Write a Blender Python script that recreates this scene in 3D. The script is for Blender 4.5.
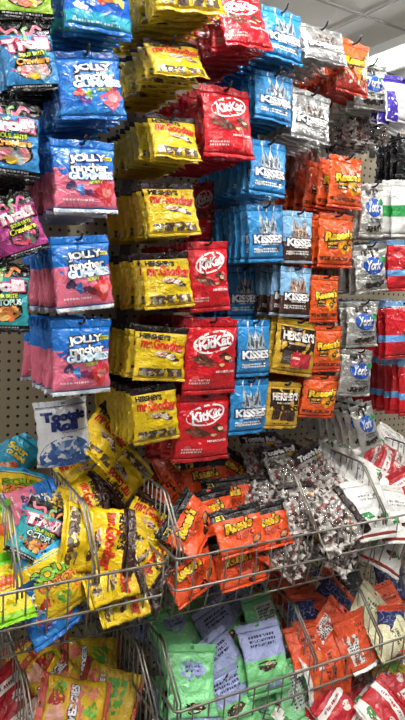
import bpy, bmesh, math, random
from math import sin, cos, pi, radians
from mathutils import Vector, Matrix, Euler

for o in list(bpy.data.objects): bpy.data.objects.remove(o)
SC = bpy.context.scene
COL = SC.collection

# ---------------------------------------------------------------- camera
CAM_Z = 1.45
cam_data = bpy.data.cameras.new('camera')
cam = bpy.data.objects.new('camera', cam_data); COL.objects.link(cam)
cam_data.sensor_fit = 'HORIZONTAL'; cam_data.sensor_width = 36.0
cam_data.lens = 608.0 / 405.0 * 36.0
cam_data.clip_start = 0.02
cam.matrix_world = Matrix([[0.872403, 0.016157, -0.488521, 0.0], [-0.484819, 0.155708, -0.860642, -1.65], [0.062161, 0.987671, 0.143674, 1.45], [0.0, 0.0, 0.0, 1.0]])
SC.camera = cam

# ---------------------------------------------------------------- world, lights, exposure
SC.view_settings.view_transform = 'Standard'
SC.view_settings.look = 'None'
SC.view_settings.gamma = 1.0
SC.view_settings.exposure = 0.28
W = bpy.data.worlds.new('store_air'); SC.world = W; W.use_nodes = True
W.node_tree.nodes['Background'].inputs[0].default_value = (0.92, 0.95, 1.0, 1)
W.node_tree.nodes['Background'].inputs[1].default_value = 0.12
CEIL = 2.95
STRIPS = [(-1.75, 17), (0.66, 17), (3.06, 17)]            # rows of ceiling strip lights: x, watts
for sx, p in STRIPS:
    for k, (yc, f) in enumerate(((-1.9, .35), (-0.95, 1.35), (0.2, .9), (1.4, .6))):
        l = bpy.data.lights.new('strip_light', 'AREA'); l.shape = 'RECTANGLE'; l.size = 0.10; l.size_y = 1.2
        l.energy = p * f; l.color = (1.0, 0.975, 0.94)
        lo = bpy.data.objects.new('strip_light', l); COL.objects.link(lo); lo.location = (sx, yc, CEIL - 0.115)

# ---------------------------------------------------------------- materials
def lin(h):
    h = h.lstrip('#'); c = [int(h[i:i+2], 16) / 255 for i in (0, 2, 4)]
    return tuple((x / 12.92 if x <= .04045 else ((x + .055) / 1.055) ** 2.4) for x in c) + (1.0,)
_m = {}
def base_mat(name):
    m = bpy.data.materials.new(name); m.use_nodes = True
    return m, m.node_tree, m.node_tree.nodes['Principled BSDF']
def film(h, rough=0.24, metal=0.0, crinkle=0.8):
    """printed plastic wrapper film, crumpled"""
    key = ('film', h, rough, metal)
    if key in _m: return _m[key]
    m, nt, b = base_mat('film_' + h.strip('#'))
    b.inputs['Base Color'].default_value = lin(h)
    b.inputs['Roughness'].default_value = rough
    b.inputs['Metallic'].default_value = metal
    b.inputs['Specular IOR Level'].default_value = 0.5
    b.inputs['Coat Weight'].default_value = 0.0 if metal else 0.35; b.inputs['Coat Roughness'].default_value = 0.07
    tc = nt.nodes.new('ShaderNodeTexCoord')
    n1 = nt.nodes.new('ShaderNodeTexNoise'); n1.inputs['Scale'].default_value = 34; n1.inputs['Detail'].default_value = 3; n1.inputs['Distortion'].default_value = 1.4
    bp = nt.nodes.new('ShaderNodeBump'); bp.inputs['Strength'].default_value = crinkle; bp.inputs['Distance'].default_value = 0.010
    nt.links.new(tc.outputs['Object'], n1.inputs['Vector'])
    nt.links.new(n1.outputs['Fac'], bp.inputs['Height']); nt.links.new(bp.outputs['Normal'], b.inputs['Normal']); nt.links.new(bp.outputs['Normal'], b.inputs['Coat Normal'])
    _m[key] = m; return m
def foil(h): return film(h, 0.3, 0.75)
def plain(name, h, rough=0.6, metal=0.0):
    if name in _m: return _m[name]
    m, nt, b = base_mat(name)
    b.inputs['Base Color'].default_value = lin(h); b.inputs['Roughness'].default_value = rough; b.inputs['Metallic'].default_value = metal
    _m[name] = m; return m
def clear_film():
    if 'clear' in _m: return _m['clear']
    m = bpy.data.materials.new('clear_film'); m.use_nodes = True; nt = m.node_tree
    for n in list(nt.nodes): nt.nodes.remove(n)
    out = nt.nodes.new('ShaderNodeOutputMaterial'); mix = nt.nodes.new('ShaderNodeMixShader')
    tr = nt.nodes.new('ShaderNodeBsdfTransparent'); tr.inputs[0].default_value = (.95, .95, .95, 1)
    gl = nt.nodes.new('ShaderNodeBsdfGlossy'); gl.inputs['Roughness'].default_value = .14
    tc = nt.nodes.new('ShaderNodeTexCoord')
    n1 = nt.nodes.new('ShaderNodeTexNoise'); n1.inputs['Scale'].default_value = 45; n1.inputs['Distortion'].default_value = 1.5
    bp = nt.nodes.new('ShaderNodeBump'); bp.inputs['Strength'].default_value = .8; bp.inputs['Distance'].default_value = .012
    lw = nt.nodes.new('ShaderNodeLayerWeight'); lw.inputs['Blend'].default_value = .35
    nt.links.new(tc.outputs['Object'], n1.inputs['Vector']); nt.links.new(n1.outputs['Fac'], bp.inputs['Height'])
    nt.links.new(bp.outputs['Normal'], gl.inputs['Normal']); nt.links.new(bp.outputs['Normal'], lw.inputs['Normal'])
    nt.links.new(lw.outputs['Facing'], mix.inputs[0]); nt.links.new(tr.outputs[0], mix.inputs[1]); nt.links.new(gl.outputs[0], mix.inputs[2])
    nt.links.new(mix.outputs[0], out.inputs[0]); _m['clear'] = m; return m
def mat_of(c):
    if c == 'clear': return clear_film()
    if c[0] == '*': return foil(c[1:])
    return film(c)

# ---------------------------------------------------------------- object helpers
def link(name, me, parent=None):
    o = bpy.data.objects.new(name, me); COL.objects.link(o)
    if parent: o.parent = parent
    return o
def tag(o, label=None, cat=None, group=None, kind=None):
    if label: o['label'] = label
    if cat: o['category'] = cat
    if group: o['group'] = group
    if kind: o['kind'] = kind
    return o
class MB:
    """collects verts / faces with a material per face"""
    def __init__(s): s.v = []; s.f = []; s.m = []; s.mats = []
    def mi(s, m):
        if m not in s.mats: s.mats.append(m)
        return s.mats.index(m)
    def face(s, idx, m): s.f.append(idx); s.m.append(s.mi(m))
    def mesh(s, name, smooth=True):
        me = bpy.data.meshes.new(name); me.from_pydata(s.v, [], s.f)
        for m in s.mats: me.materials.append(m)
        me.polygons.foreach_set('material_index', s.m)
        me.polygons.foreach_set('use_smooth', [smooth] * len(s.f)); me.update(); return me
    def box(s, x0, y0, z0, x1, y1, z1, m):
        n = len(s.v); s.v += [(x, y, z) for z in (z0, z1) for y in (y0, y1) for x in (x0, x1)]
        for q in ((0,2,3,1),(4,5,7,6),(0,1,5,4),(2,6,7,3),(0,4,6,2),(1,3,7,5)): s.face([n+i for i in q], m)
    def tube(s, pts, r, m, seg=6, cap=True):
        pts = [Vector(p) for p in pts]; n0 = len(s.v); up = None
        for i, p in enumerate(pts):
            d = ((pts[min(i+1, len(pts)-1)] - pts[max(i-1, 0)]).normalized())
            if up is None:
                up = Vector((0, 0, 1)) if abs(d.z) < .9 else Vector((1, 0, 0))
            a = d.cross(up).normalized(); b = a.cross(d).normalized(); up = b
            for k in range(seg):
                t = 2*pi*k/seg; s.v.append(tuple(p + a*cos(t)*r + b*sin(t)*r))
        for i in range(len(pts)-1):
            for k in range(seg):
                q = n0+i*seg; s.face([q+k, q+(k+1)%seg, q+seg+(k+1)%seg, q+seg+k], m)
        if cap:
            s.face([n0+k for k in range(seg)][::-1], m); e = n0+(len(pts)-1)*seg; s.face([e+k for k in range(seg)], m)

# ---------------------------------------------------------------- wrapper surface
class Surf:
    def __init__(s, K, seed, pile):
        R = random.Random(seed * 7919 + sum(ord(c) * (i + 3) for i, c in enumerate(K['name'])))
        s.w, s.h, s.T = K['w'], K['h'], K['T'] * (0.85 if pile else 1.0)
        s.vb, s.vt = K.get('vb', .055), K.get('vt', .90)
        amp = (.0068 if pile else .0036) * K.get('crumple', 1)
        s.waves = []
        for i in range(7):
            a = R.uniform(0, pi); k = pi / R.uniform(.03, .11)
            s.waves.append((cos(a)*k, sin(a)*k, R.uniform(0, 6.28), amp * R.uniform(.3, 1) * R.choice((1, -1, 1))))
        s.cw = [(R.uniform(-1, 1), R.uniform(0, 6.28), R.uniform(0, 6.28)) for _ in range(2)]
        s.kx = R.uniform(-.55, .3) if pile else R.uniform(-.10, .05)
        s.kz = R.uniform(-.15, .65) if pile else R.uniform(-.05, .12)
        s.tw = R.uniform(-.35, .35) if pile else R.uniform(-.08, .08)
        s.pl = [R.uniform(0, 6.28) for _ in range(4)]
        s.pinch = R.uniform(.03, .07); s.sag = R.uniform(.1, .3)
        s.ew = R.uniform(0, 6.28)
    def S(s, fy): return min(1, max(0, (fy - s.vb) / (s.vt - s.vb)))
    def common(s, fx, fy):
        e = fy - .5
        y = s.kx * e * e * s.h + s.kz * fx * fx * s.w + s.tw * fx * e * s.w
        y += .0035 * sin(fx * 9 * s.cw[0][0] + s.cw[0][1]) * (2*abs(e))**2 + .003 * sin(fx * 17 + s.cw[1][1]) * (2*abs(e))**4
        return y
    def P(s, fx, fy, off=0.0, side=1):
        a = min(1, abs(2 * fx)); t = s.S(fy); X = fx * s.w; Z = fy * s.h
        st = max(0, sin(pi * t)); fill = st ** .5 * (1 + s.sag * (.5 - t))
        prof = max(0, 1 - a ** 2.8) ** .6 * fill
        env = (max(0, 1 - a ** 5)) * (min(1, st * 2.2))
        wv = 0.0
        for kx, kz, ph, A in s.waves:
            wv += A * ((1 - abs(sin(kx * X + kz * Z + ph + (0 if side > 0 else 1.3)))) ** 2.2 - .25)
        d0 = t; d1 = 1 - t
        ple = .0022 * (sin(fx * 38 + s.pl[0]) + .7 * sin(fx * 61 + s.pl[1])) * min(1, d1 * 16) * math.exp(-d1 / .14)
        ple += .0020 * (sin(fx * 42 + s.pl[2]) + .7 * sin(fx * 67 + s.pl[3])) * min(1, d0 * 16) * math.exp(-d0 / .10)
        depth = s.T / 2 * prof + env * wv + ple * (1 - a ** 4)
        if side > 0: y = -max(depth, -.002) - off
        else: y = max(depth * .8, -.001) + off
        xx = X * (1 - s.pinch * st) + .0016 * sin(fy * 31 + s.ew) * (1 if fx > 0 else -1) * a ** 4
        return (xx, y + s.common(fx, fy), Z)

NU = 20
def pouch_mesh(K, S, name, mb):
    zones = K['zones']                         # [(upper fy, colour)] bottom to top
    ys = [S.vb + (S.vt - S.vb) * i / 24 for i in range(25)]
    for up, c in zones[:-1]:
        if S.vb < up < S.vt:
            j = min(range(1, 24), key=lambda i: abs(ys[i] - up)); ys[j] = up
    cols = [sin((i / NU - .5) * pi) * .5 * .55 + (i / NU - .5) * .45 for i in range(NU + 1)]
    idx = {}
    for side in (1, -1):
        for j, fy in enumerate(ys):
            for i, fx in enumerate(cols):
                if side < 0 and (i in (0, NU) or j in (0, len(ys)-1)): idx[side, i, j] = idx[1, i, j]; continue
                idx[side, i, j] = len(mb.v); mb.v.append(S.P(fx, fy, 0, side))
    back = K.get('back')
    for side in (1, -1):
        for j in range(len(ys)-1):
            fy = (ys[j] + ys[j+1]) / 2
            c = next(c for up, c in zones if fy <= up + 1e-6 or up == zones[-1][0])
            if side < 0 and back: c = back
            m = mat_of(c)
            for i in range(NU):
                q = [idx[side, i, j], idx[side, i+1, j], idx[side, i+1, j+1], idx[side, i, j+1]]
                mb.face(q if side > 0 else q[::-1], m)
    return mb.mesh(name)
def seal_mesh(K, S, top, name):
    mb = MB(); m = mat_of(K['seal_top'] if top else K['seal_bot'])
    f0, f1 = (S.vt, 1.0) if top else (0.0, S.vb)
    nu, nv = 22, (8 if top else 3)
    hole = set()
    if top:
        for j in range(nv):
            fy = f0 + (f1 - f0) * (j + .5) / nv
            if HOLE0 < (j + .5) / nv < HOLE1:
                for i in (10, 11): hole.add((i, j))
    idx = {}
    for side in (1, -1):
        for j in range(nv+1):
            for i in range(nu+1):
                fx = i/nu - .5; fy = f0 + (f1-f0)*j/nv
                x, y, z = S.P(fx, fy, 0, 1)
                y = S.common(fx, fy)
                z += .0008 * (1 if i % 2 else -1) * (1 if (top and j == nv) or (not top and j == 0) else 0)   # zigzag cut edge
                rib = .0005 * (1 if j % 2 else -1)
                idx[side, i, j] = len(mb.v); mb.v.append((x, y - side*.0006 + rib, z))
    for j in range(nv):
        for i in range(nu):
            if (i, j) in hole: continue
            q = [idx[1,i,j], idx[1,i+1,j], idx[1,i+1,j+1], idx[1,i,j+1]]; mb.face(q, m)
            q = [idx[-1,i,j], idx[-1,i+1,j], idx[-1,i+1,j+1], idx[-1,i,j+1]]; mb.face(q[::-1], m)
    for i in range(nu):
        mb.face([idx[1,i,0], idx[-1,i,0], idx[-1,i+1,0], idx[1,i+1,0]], m); mb.face([idx[1,i,nv], idx[1,i+1,nv], idx[-1,i+1,nv], idx[-1,i,nv]], m)
    for j in range(nv):
        mb.face([idx[1,0,j], idx[1,0,j+1], idx[-1,0,j+1], idx[-1,0,j]], m); mb.face([idx[1,nu,j], idx[-1,nu,j], idx[-1,nu,j+1], idx[1,nu,j+1]], m)
    return mb.mesh(name)
HOLE0, HOLE1 = .36, .76
HANG = .90 + .10 * .74                      # fraction of the bag height where the hook carries it

# ---- printed art ----
LAY = .00055
def glyph(text, shear, off, space):
    key = ('g', text, shear, off, space)
    if key in _m: return _m[key]
    cu = bpy.data.curves.new('t', 'FONT'); cu.body = text; cu.shear = shear; cu.offset = off; cu.resolution_u = 3; cu.space_character = space
    ob = bpy.data.objects.new('t', cu); me = bpy.data.meshes.new_from_object(ob)
    bm = bmesh.new(); bm.from_mesh(me); bmesh.ops.triangulate(bm, faces=bm.faces)
    for _ in range(2):
        bmesh.ops.subdivide_edges(bm, edges=[e for e in bm.edges if e.calc_length() > .22], cuts=1)
        bmesh.ops.triangulate(bm, faces=bm.faces)
    vs = [v.co.copy() for v in bm.verts]; bm.verts.index_update(); fs = [[v.index for v in f.verts] for f in bm.faces]
    bm.free(); bpy.data.meshes.remove(me); bpy.data.objects.remove(ob); bpy.data.curves.remove(cu)
    _m[key] = (vs, fs); return vs, fs
def art_text(mb, K, S, text, cx, cy, tw, th, fill, outline=None, rot=0, shear=0, arc=0, ow=.05, bold=.02, space=.95, layer=4, drop=None):
    """cx, cy centre and tw width as fractions of bag width / height; th = height as a fraction of bag HEIGHT"""
    w, h = K['w'], K['h']
    bv, _ = glyph(text, shear, 0.0, space)
    x0 = min(v.x for v in bv); x1 = max(v.x for v in bv); y0 = min(v.y for v in bv); y1 = max(v.y for v in bv)
    sx = tw * w / (x1 - x0); sy = th * h / (y1 - y0); ca, sa = cos(radians(rot)), sin(radians(rot))
    def put(off, col, lay, dx=0, dy=0):
        vs, fs = glyph(text, shear, off, space); n = len(mb.v); m = mat_of(col)
        for v in vs:
            X = (v.x - (x0+x1)/2) * sx; Y = (v.y - (y0+y1)/2) * sy
            Y += arc * h * (1 - (2*X/(tw*w))**2)
            X, Y = X*ca - Y*sa + dx, X*sa + Y*ca + dy
            mb.v.append(S.P(max(-.49, min(.49, cx + X/w)), max(.01, min(.99, cy + Y/h)), LAY*lay))
        for f in fs: mb.face([n+i for i in f], m)
    if drop: put(ow, drop, layer-1, .006*w/.16, -.006)
    if outline: put(ow, outline, layer)
    put(bold, fill, layer+1)
def art_star(mb, K, S, cx, cy, fn, col, layer, rings=3, n=28):
    """star shaped patch: fn(angle) -> (dx, dy) in metres"""
    w, h = K['w'], K['h']; m = mat_of(col); n0 = len(mb.v)
    def pp(dx, dy): return S.P(max(-.492, min(.492, cx + dx/w)), max(.004, min(.996, cy + dy/h)), LAY*layer)
    mb.v.append(pp(0, 0))
    for r in range(1, rings+1):
        for k in range(n):
            dx, dy = fn(2*pi*k/n); mb.v.append(pp(dx*r/rings, dy*r/rings))
    for k in range(n): mb.face([n0, n0+1+k, n0+1+(k+1)%n], m)
    for r in range(rings-1):
        a = n0+1+r*n; b = a+n
        for k in range(n): mb.face([a+k, b+k, b+(k+1)%n, a+(k+1)%n], m)
def art(mbp, mbt, K, S):
    w, h = K['w'], K['h']
    for a in K['art']:
        op = a[0]
        if op == 't':
            dst = mbt if a[5] >= .07 else mbp
            art_text(dst, K, S, *a[1:-1], **a[-1]) if isinstance(a[-1], dict) else art_text(dst, K, S, *a[1:])
        elif op == 'e':                                  # ellipse: cx cy rx ry (fractions of w) col layer rot
            _, cx, cy, rx, ry, c, l = a[:7]; rt = radians(a[7]) if len(a) > 7 else 0
            art_star(mbp, K, S, cx, cy, lambda t: ((rx*cos(t)*cos(rt) - ry*sin(t)*sin(rt))*w, (rx*cos(t)*sin(rt) + ry*sin(t)*cos(rt))*w), c, l)
        elif op == 'b':                                  # irregular blob: cx cy r col layer seed
            _, cx, cy, r, c, l, sd = a[:7]; asp = a[7] if len(a) > 7 else 1.0
            R = random.Random(sd); ph = [R.uniform(0, 6.28) for _ in range(3)]; am = [R.uniform(.08, .22) for _ in range(3)]
            f = lambda t: r*w*(1 + am[0]*sin(2*t+ph[0]) + am[1]*sin(3*t+ph[1]) + .6*am[2]*sin(7*t+ph[2]))
            art_star(mbp, K, S, cx, cy, lambda t: (f(t)*cos(t), f(t)*sin(t)*asp), c, l)
        elif op == 'p':                                  # polygon about its centre: cx cy [(dx,dy) in w] col layer
            _, cx, cy, pts, c, l = a
            n = len(pts)
            def fn(t):
                q = t/(2*pi)*n; i = int(q) % n; u = q - int(q); p, r_ = pts[i], pts[(i+1) % n]
                return ((p[0]*(1-u)+r_[0]*u)*w, (p[1]*(1-u)+r_[1]*u)*w)
            art_star(mbp, K, S, cx, cy, fn, c, l, n=n*(8 if n < 6 else 4))
        elif op == 'r':                                  # rectangle x0 y0 x1 y1 (fractions of w / h) col layer
            _, x0, y0, x1, y1, c, l = a; m = mat_of(c); n0 = len(mbp.v); nx, ny = max(1, int((x1-x0)*16)), max(1, int((y1-y0)*18))
            for j in range(ny+1):
                for i in range(nx+1): mbp.v.append(S.P(x0+(x1-x0)*i/nx, y0+(y1-y0)*j/ny, LAY*l))
            for j in range(ny):
                for i in range(nx):
                    q = n0+j*(nx+1)+i; mbp.face([q, q+1, q+nx+2, q+nx+1], m)
        elif op == 'lines':                              # rows of small print: x0 y0 x1 y1 rows col layer seed
            _, x0, y0, x1, y1, rows, c, l, sd = a; R = random.Random(sd); m = mat_of(c)
            for r in range(rows):
                yc = y1 - (y1-y0)*(r+.5)/rows; hh = (y1-y0)/rows*.30; x = x0
                while x < x1:
                    xe = min(x1, x + R.uniform(.02, .06)); n0 = len(mbp.v)
                    for (px, py) in ((x, yc-hh), (xe, yc-hh), (xe, yc+hh), (x, yc+hh)): mbp.v.append(S.P(px, py, LAY*l))
                    mbp.face([n0, n0+1, n0+2, n0+3], m); x = xe + .014
        elif op == 'kiss':                               # wrapped drop shaped chocolate: cx cy size col1 col2 rot
            _, cx, cy, r, c1, c2, rt = a; rt = radians(rt)
            prof = [(0, .75), (-.10, .45), (-.22, .12), (-.42, -.22), (-.46, -.42), (-.25, -.55), (.25, -.55), (.46, -.42), (.42, -.22), (.22, .12), (.10, .45)]
            def rotp(P): return [((x*cos(rt)-y*sin(rt))*r, (x*sin(rt)+y*cos(rt))*r) for x, y in P]
            for P, c, l in ((prof, c1, 1), ([(.05, .4), (-.02, .1), (-.12, -.3), (.02, -.45), (.12, -.3), (.1, .1)], c2, 2), ([(-.28, -.12), (-.36, -.3), (-.26, -.4), (-.2, -.2)], c2, 2), ([(.26, -.1), (.22, -.3), (.34, -.35), (.34, -.2)], c2, 2), ([(0, .7), (-.03, .95), (.12, 1.1), (.06, .8)], '#e8e8e8', 2)):
                sx = sum(p[0] for p in P)/len(P); sy = sum(p[1] for p in P)/len(P)
                P2 = rotp([(p[0]-sx, p[1]-sy) for p in P]); c0 = rotp([(sx, sy)])[0]
                n = len(P2)
                def fn(t, P2=P2, n=n):
                    q = t/(2*pi)*n; i = int(q) % n; u = q-int(q); return ((P2[i][0]*(1-u)+P2[(i+1)%n][0]*u)*w, (P2[i][1]*(1-u)+P2[(i+1)%n][1]*u)*w)
                art_star(mbp, K, S, cx + c0[0], cy + c0[1]*w/h, fn, c, l, rings=2, n=n*2)
        elif op == 'scatter':                            # many small pieces: x0 y0 x1 y1 count r cols layer seed aspect
            _, x0, y0, x1, y1, cnt, r, cols, l, sd = a; R = random.Random(sd)
            for k in range(cnt):
                x, y, rr, t0, c = R.uniform(x0, x1), R.uniform(y0, y1), r*R.uniform(.7, 1.25), R.uniform(0, 3.1), R.choice(cols)
                art_star(mbp, K, S, x, y, lambda t: ((rr*cos(t)*cos(t0) - .55*rr*sin(t)*sin(t0))*w, (rr*cos(t)*sin(t0) + .55*rr*sin(t)*cos(t0))*w), c, l + (k % 3)*.3, rings=2, n=10)
        elif op == 'worm':                               # curly gummy worm: cx cy len thick col layer rot
            _, cx, cy, L, th, c, l, rt = a; m = mat_of(c); n0 = len(mbp.v); N = 20; rt = radians(rt)
            for i in range(N+1):
                u = i/N - .5; X = u*L; Y = .15*L*sin(u*7.5); dX, dY = 1, .15*7.5*cos(u*7.5); q = math.hypot(dX, dY)
                for sgn in (1, -1):
                    x2 = X - sgn*dY/q*th/2; y2 = Y + sgn*dX/q*th/2
                    x3, y3 = x2*cos(rt)-y2*sin(rt), x2*sin(rt)+y2*cos(rt)
                    mbp.v.append(S.P(max(-.49, min(.49, cx+x3)), max(.01, min(.99, cy+y3*w/h)), LAY*l))
            for i in range(N): q = n0+2*i; mbp.face([q, q+1, q+3, q+2], m)

def candies_mesh(K, S, name, seed):
    """twist wrapped sweets filling a clear bag"""
    mb = MB(); R = random.Random(seed); w, h = K['w'], K['h']
    mw, mr, mbn = film('#d6cec8'), film('#94504a'), film('#4e3026')
    cells = []
    for j in range(9):
        for i in range(5): cells.append(((i + .5)/5 - .5, .08 + (K['zones'][0][0] - .16)*(j+.5)/9))
    for fx, fy in cells:
        fx = fx*.86 + R.uniform(-.03, .03); fy += R.uniform(-.02, .02)
        pf = S.P(fx, fy, 0, 1); pb = S.P(fx, fy, 0, -1); k = R.uniform(.3, .5)
        c = Vector(pf)*(1-k) + Vector(pb)*k
        M = Matrix.Translation(c) @ Euler((R.uniform(-.3, .3), R.uniform(0, 3.14), R.uniform(-.3, .3))).to_matrix().to_4x4()
        prof = [(-.030, .014), (-.023, .010), (-.0155, .003), (-.014, .0075), (-.010, .0095), (.010, .0095), (.014, .0075), (.0155, .003), (.023, .010), (.030, .014)]
        n0 = len(mb.v)
        for x, r in prof:
            for q in range(7):
                t = 2*pi*q/7; rr = r*(1 + (.35*sin(3*t) if abs(x) > .013 else 0)); mb.v.append(tuple(M @ Vector((x, cos(t)*rr*(.5 if abs(x) > .013 else 1), sin(t)*rr))))
        for i in range(len(prof)-1):
            m = mw if i != 4 else R.choice((mbn, mr, mbn, mw))
            for q in range(7): a = n0+i*7; mb.face([a+q, a+(q+1)%7, a+7+(q+1)%7, a+7+q], m)
    return mb.mesh(name)

# ---------------------------------------------------------------- the kinds of wrapper
KINDS = {}
def kind(name, w, h, T, zones, seal_top, seal_bot, art, **kw):
    KINDS[name] = dict(name=name, w=w, h=h, T=T, zones=zones, seal_top=seal_top, seal_bot=seal_bot, art=art, **kw)
WHT, BLK = '#f2f2f0', '#0b0b0d'
def gummy(name, zones, st, sb, sub, berry, w=.165, h=.185):
    a = [('t', 'JOLLY', .05, .735, .56, .115, WHT, BLK, dict(ow=.12, bold=.05, rot=4)),
         ('t', 'rancher', .07, .615, .60, .10, WHT, BLK, dict(ow=.11, bold=.04, rot=3)),
         ('t', 'GUMMIES', .09, .505, .74, .095, '#d9eefc', '#123a86', dict(ow=.11, bold=.06, rot=3)),
         ('t', sub, .16, .42, .24, .04, '#c9e04a', '#23301a', dict(ow=.05, shear=.2, rot=5))]
    if berry:
        a += [('r', .26, .735, .46, .785, '#f4e52a', 1), ('t', 'NEW!', .36, .76, .15, .026, BLK),
              ('e', 0, .62, .44, .2, '#1c62b4', .4, 4),
              ('b', -.24, .36, .075, '#41355c', 2, 3), ('b', -.10, .31, .07, '#2f74b8', 2, 5), ('b', .03, .28, .065, '#6d2f58', 2, 8), ('b', .13, .25, .06, '#8f1f3a', 2, 11),
              ('b', .31, .27, .15, '#d23a3c', 2, 2), ('b', .33, .28, .08, '#f08a86', 3, 4), ('b', .28, .40, .06, '#c9304a', 2, 14),
              ('lines', -.38, .15, .1, .19, 1, '#f3d7dc', 1, 3)]
    else:
        a += [('b', -.22, .37, .07, '#d9432f', 2, 3), ('b', -.08, .35, .07, '#7fb52c', 2, 5), ('b', -.13, .27, .08, '#6e3d8e', 2, 8),
              ('b', .28, .28, .17, '#e2606e', 2, 2, .8), ('b', .30, .30, .09, '#f4a0a4', 3, 6, .7), ('b', .38, .40, .06, '#e2606e', 2, 9), ('b', .27, .41, .05, '#e88', 2, 12) if False else ('b', .27, .41, .05, '#e87f88', 2, 12),
              ('e', 0, .5, .46, .3, '#2f86cf', .3)]
    kind(name, w, h, .032, zones, st, sb, a)
gummy('gummy_pink', [(.075, '#2a6fc0'), (.60, '#e0708a'), (1, '#1f74cc')], '#1f74cc', '#dfe6ee', 'BERRY', True)
gummy('gummy_blue', [(.18, '#2b86d6'), (1, '#1c6cc4')], '#15539c', '#2470c2', 'ORIGINAL', False)
kind('gummy_fish', .165, .185, .032, [(.22, '#2aa3c0'), (1, '#1660c8')], '#1552a8', '#1e6fc4',
     [('b', .18, .40, .10, '#e8953a', 2, 3, .6), ('b', .02, .37, .07, '#d8503c', 2, 5, .7), ('b', .34, .38, .06, '#e9c25a', 2, 6), ('e', .17, .41, .03, .02, WHT, 3), ('b', -.28, .27, .10, '#eef2f4', 2, 9, .5),
      ('t', 'GUMMIES', .0, .74, .6, .08, WHT, '#123a86', dict(ow=.07, bold=.04)), ('lines', -.4, .08, .3, .12, 1, '#bfe6ee', 1, 4)])
def trolli(name, body, head, sub, subcol, panel, cand, w=.165, h=.20):
    kind(name, w, h, .030, [(.10, '#0d0d10'), (.80, body), (1, '#101013')], '#0c0c0e', '#0c0c0e',
         [('worm', -.26, .86, .34, .055, '#d86a7c', 2, -20), ('worm', .15, .87, .34, .055, head, 2, 15), ('worm', -.02, .82, .3, .05, '#8fc47a', 1.5, 60),
          ('scatter', -.45, .15, .45, .80, 16, .05, [body] * 2 + [head], .3, 7),
          ('t', 'Trolli', -.02, .665, .80, .145, '#f6e3e6', '#d0466e', dict(ow=.14, bold=.07, rot=4, drop=BLK)),
          ('e', .03, .32, .36, .20, '#15120f', 1), ('e', .03, .30, .31, .16, panel, 1.6),
          ('b', -.10, .28, .13, cand[0], 2.2, 3, .7), ('b', .12, .26, .12, cand[1], 2.2, 5, .8), ('b', .02, .21, .11, cand[2], 2.6, 8, .6), ('b', .22, .34, .07, cand[0], 2.6, 9),
          ('t', 'SOUR BRITE', .04, .52, .48, .055, '#c6de3c', BLK, dict(ow=.15, bold=.04, rot=4)),
          ('t', sub, .04, .43, .62, .085, subcol, BLK, dict(ow=.15, bold=.04, rot=4)), ('lines', -.4, .055, .3, .09, 1, '#cfcfcf', 1, 2)])
trolli('worm_blue', '#3285c2', '#e07f94', 'Crawlers', '#f0a93c', '#c9a08c', ('#e0838a', '#9aa0a0', '#e8c23c'))
trolli('worm_purple', '#a8337e', '#d85a8e', 'Crawlers', '#e8e04a', '#7a2a58', ('#c03a58', '#58806a', '#d8506a'))
trolli('worm_teal', '#2f9ea6', '#e0853a', 'OCTOPUS', '#bfe0d8', '#b06a2c', ('#e09a4a', '#d8703a', '#f0c070'))
trolli('worm_green', '#98c23c', '#e08a9a', 'Worms', '#f0d03c', '#c0a070', ('#e0838a', '#d8c23c', '#e87f5a'))
goodart = [('t', "HERSHEY'S", -.14, .805, .56, .085, '#2a1208', None, dict(bold=.05, rot=-3)),
     ('t', 'mr.Goodbar', .02, .665, .86, .165, '#d02a14', None, dict(bold=.04, rot=-4, space=.95)),
     ('b', .10, .47, .15, '#5a3220', 2, 3, .45), ('b', .17, .45, .10, '#c8b49a', 2.5, 5, .5), ('b', -.03, .50, .11, '#d6c7a6', 3, 8, .5), ('t', 'Goodbar', -.03, .50, .18, .035, '#c8321c', None, dict(rot=10)), ('b', .27, .40, .08, '#46251a', 2.2, 13, .5),
     ('lines', .28, .53, .44, .56, 1, '#5a3a20', 1, 3),
     ('r', -.42, .085, .42, .235, '#5b4934', .6)] + [('scatter', -.38, .11, .38, .21, 20, .055, ['*#cfc8b8', '*#b9b09c', '#4a2a1a', '#d9b93a'], 1, 4)]
kind('yellow_bar', .16, .185, .032, [(.88, '#dfbd0e'), (1, '#2b1710')], '#24130e', '#c9a51c', goodart, back='#9c8a3a')
kind('yellow_loose', .175, .21, .034, [(.84, '#eec60e'), (1, '#3a2014')], '#3a2014', '#d9b51c', goodart, crumple=1.5, back='*#cfc9b8')
kitart = [('e', .02, .70, .385, .175, '#f3ece8', 1, 12), ('e', .02, .70, .345, .145, '#c5121d', 2, 12),
     ('t', 'KitKat', .02, .70, .60, .13, WHT, '#7d0a12', dict(shear=.18, rot=10, bold=.035, ow=.05)),
     ('p', -.05, .45, [(-.34, .06), (.02, -.10), (.18, -.04), (-.16, .13)], '#5b2d1c', 1), ('p', -.10, .43, [(-.30, .04), (.0, -.07), (.04, -.05), (-.26, .07)], '#7c4630', 2),
     ('p', .24, .44, [(-.14, .10), (.14, -.02), (.16, .08), (.0, .16)], '#4c2416', 2), ('b', .30, .49, .06, '#d9b07c', 3, 4, .6), ('b', .16, .40, .05, '#d9b07c', 3, 8, .6),
     ('t', 'MINIATURES', .24, .31, .38, .03, '#f6dcd8', None, dict(bold=.03)), ('lines', -.40, .14, -.05, .22, 2, '#f0c8c4', 1, 7), ('e', -.30, .22, .06, .05, '#e05a5a', 1)]
kind('red_wafer', .165, .20, .030, [(1, '#cc1420')], '#b9101c', '#c4121e', kitart, back='#b0121c', crumple=1.15)
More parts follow.
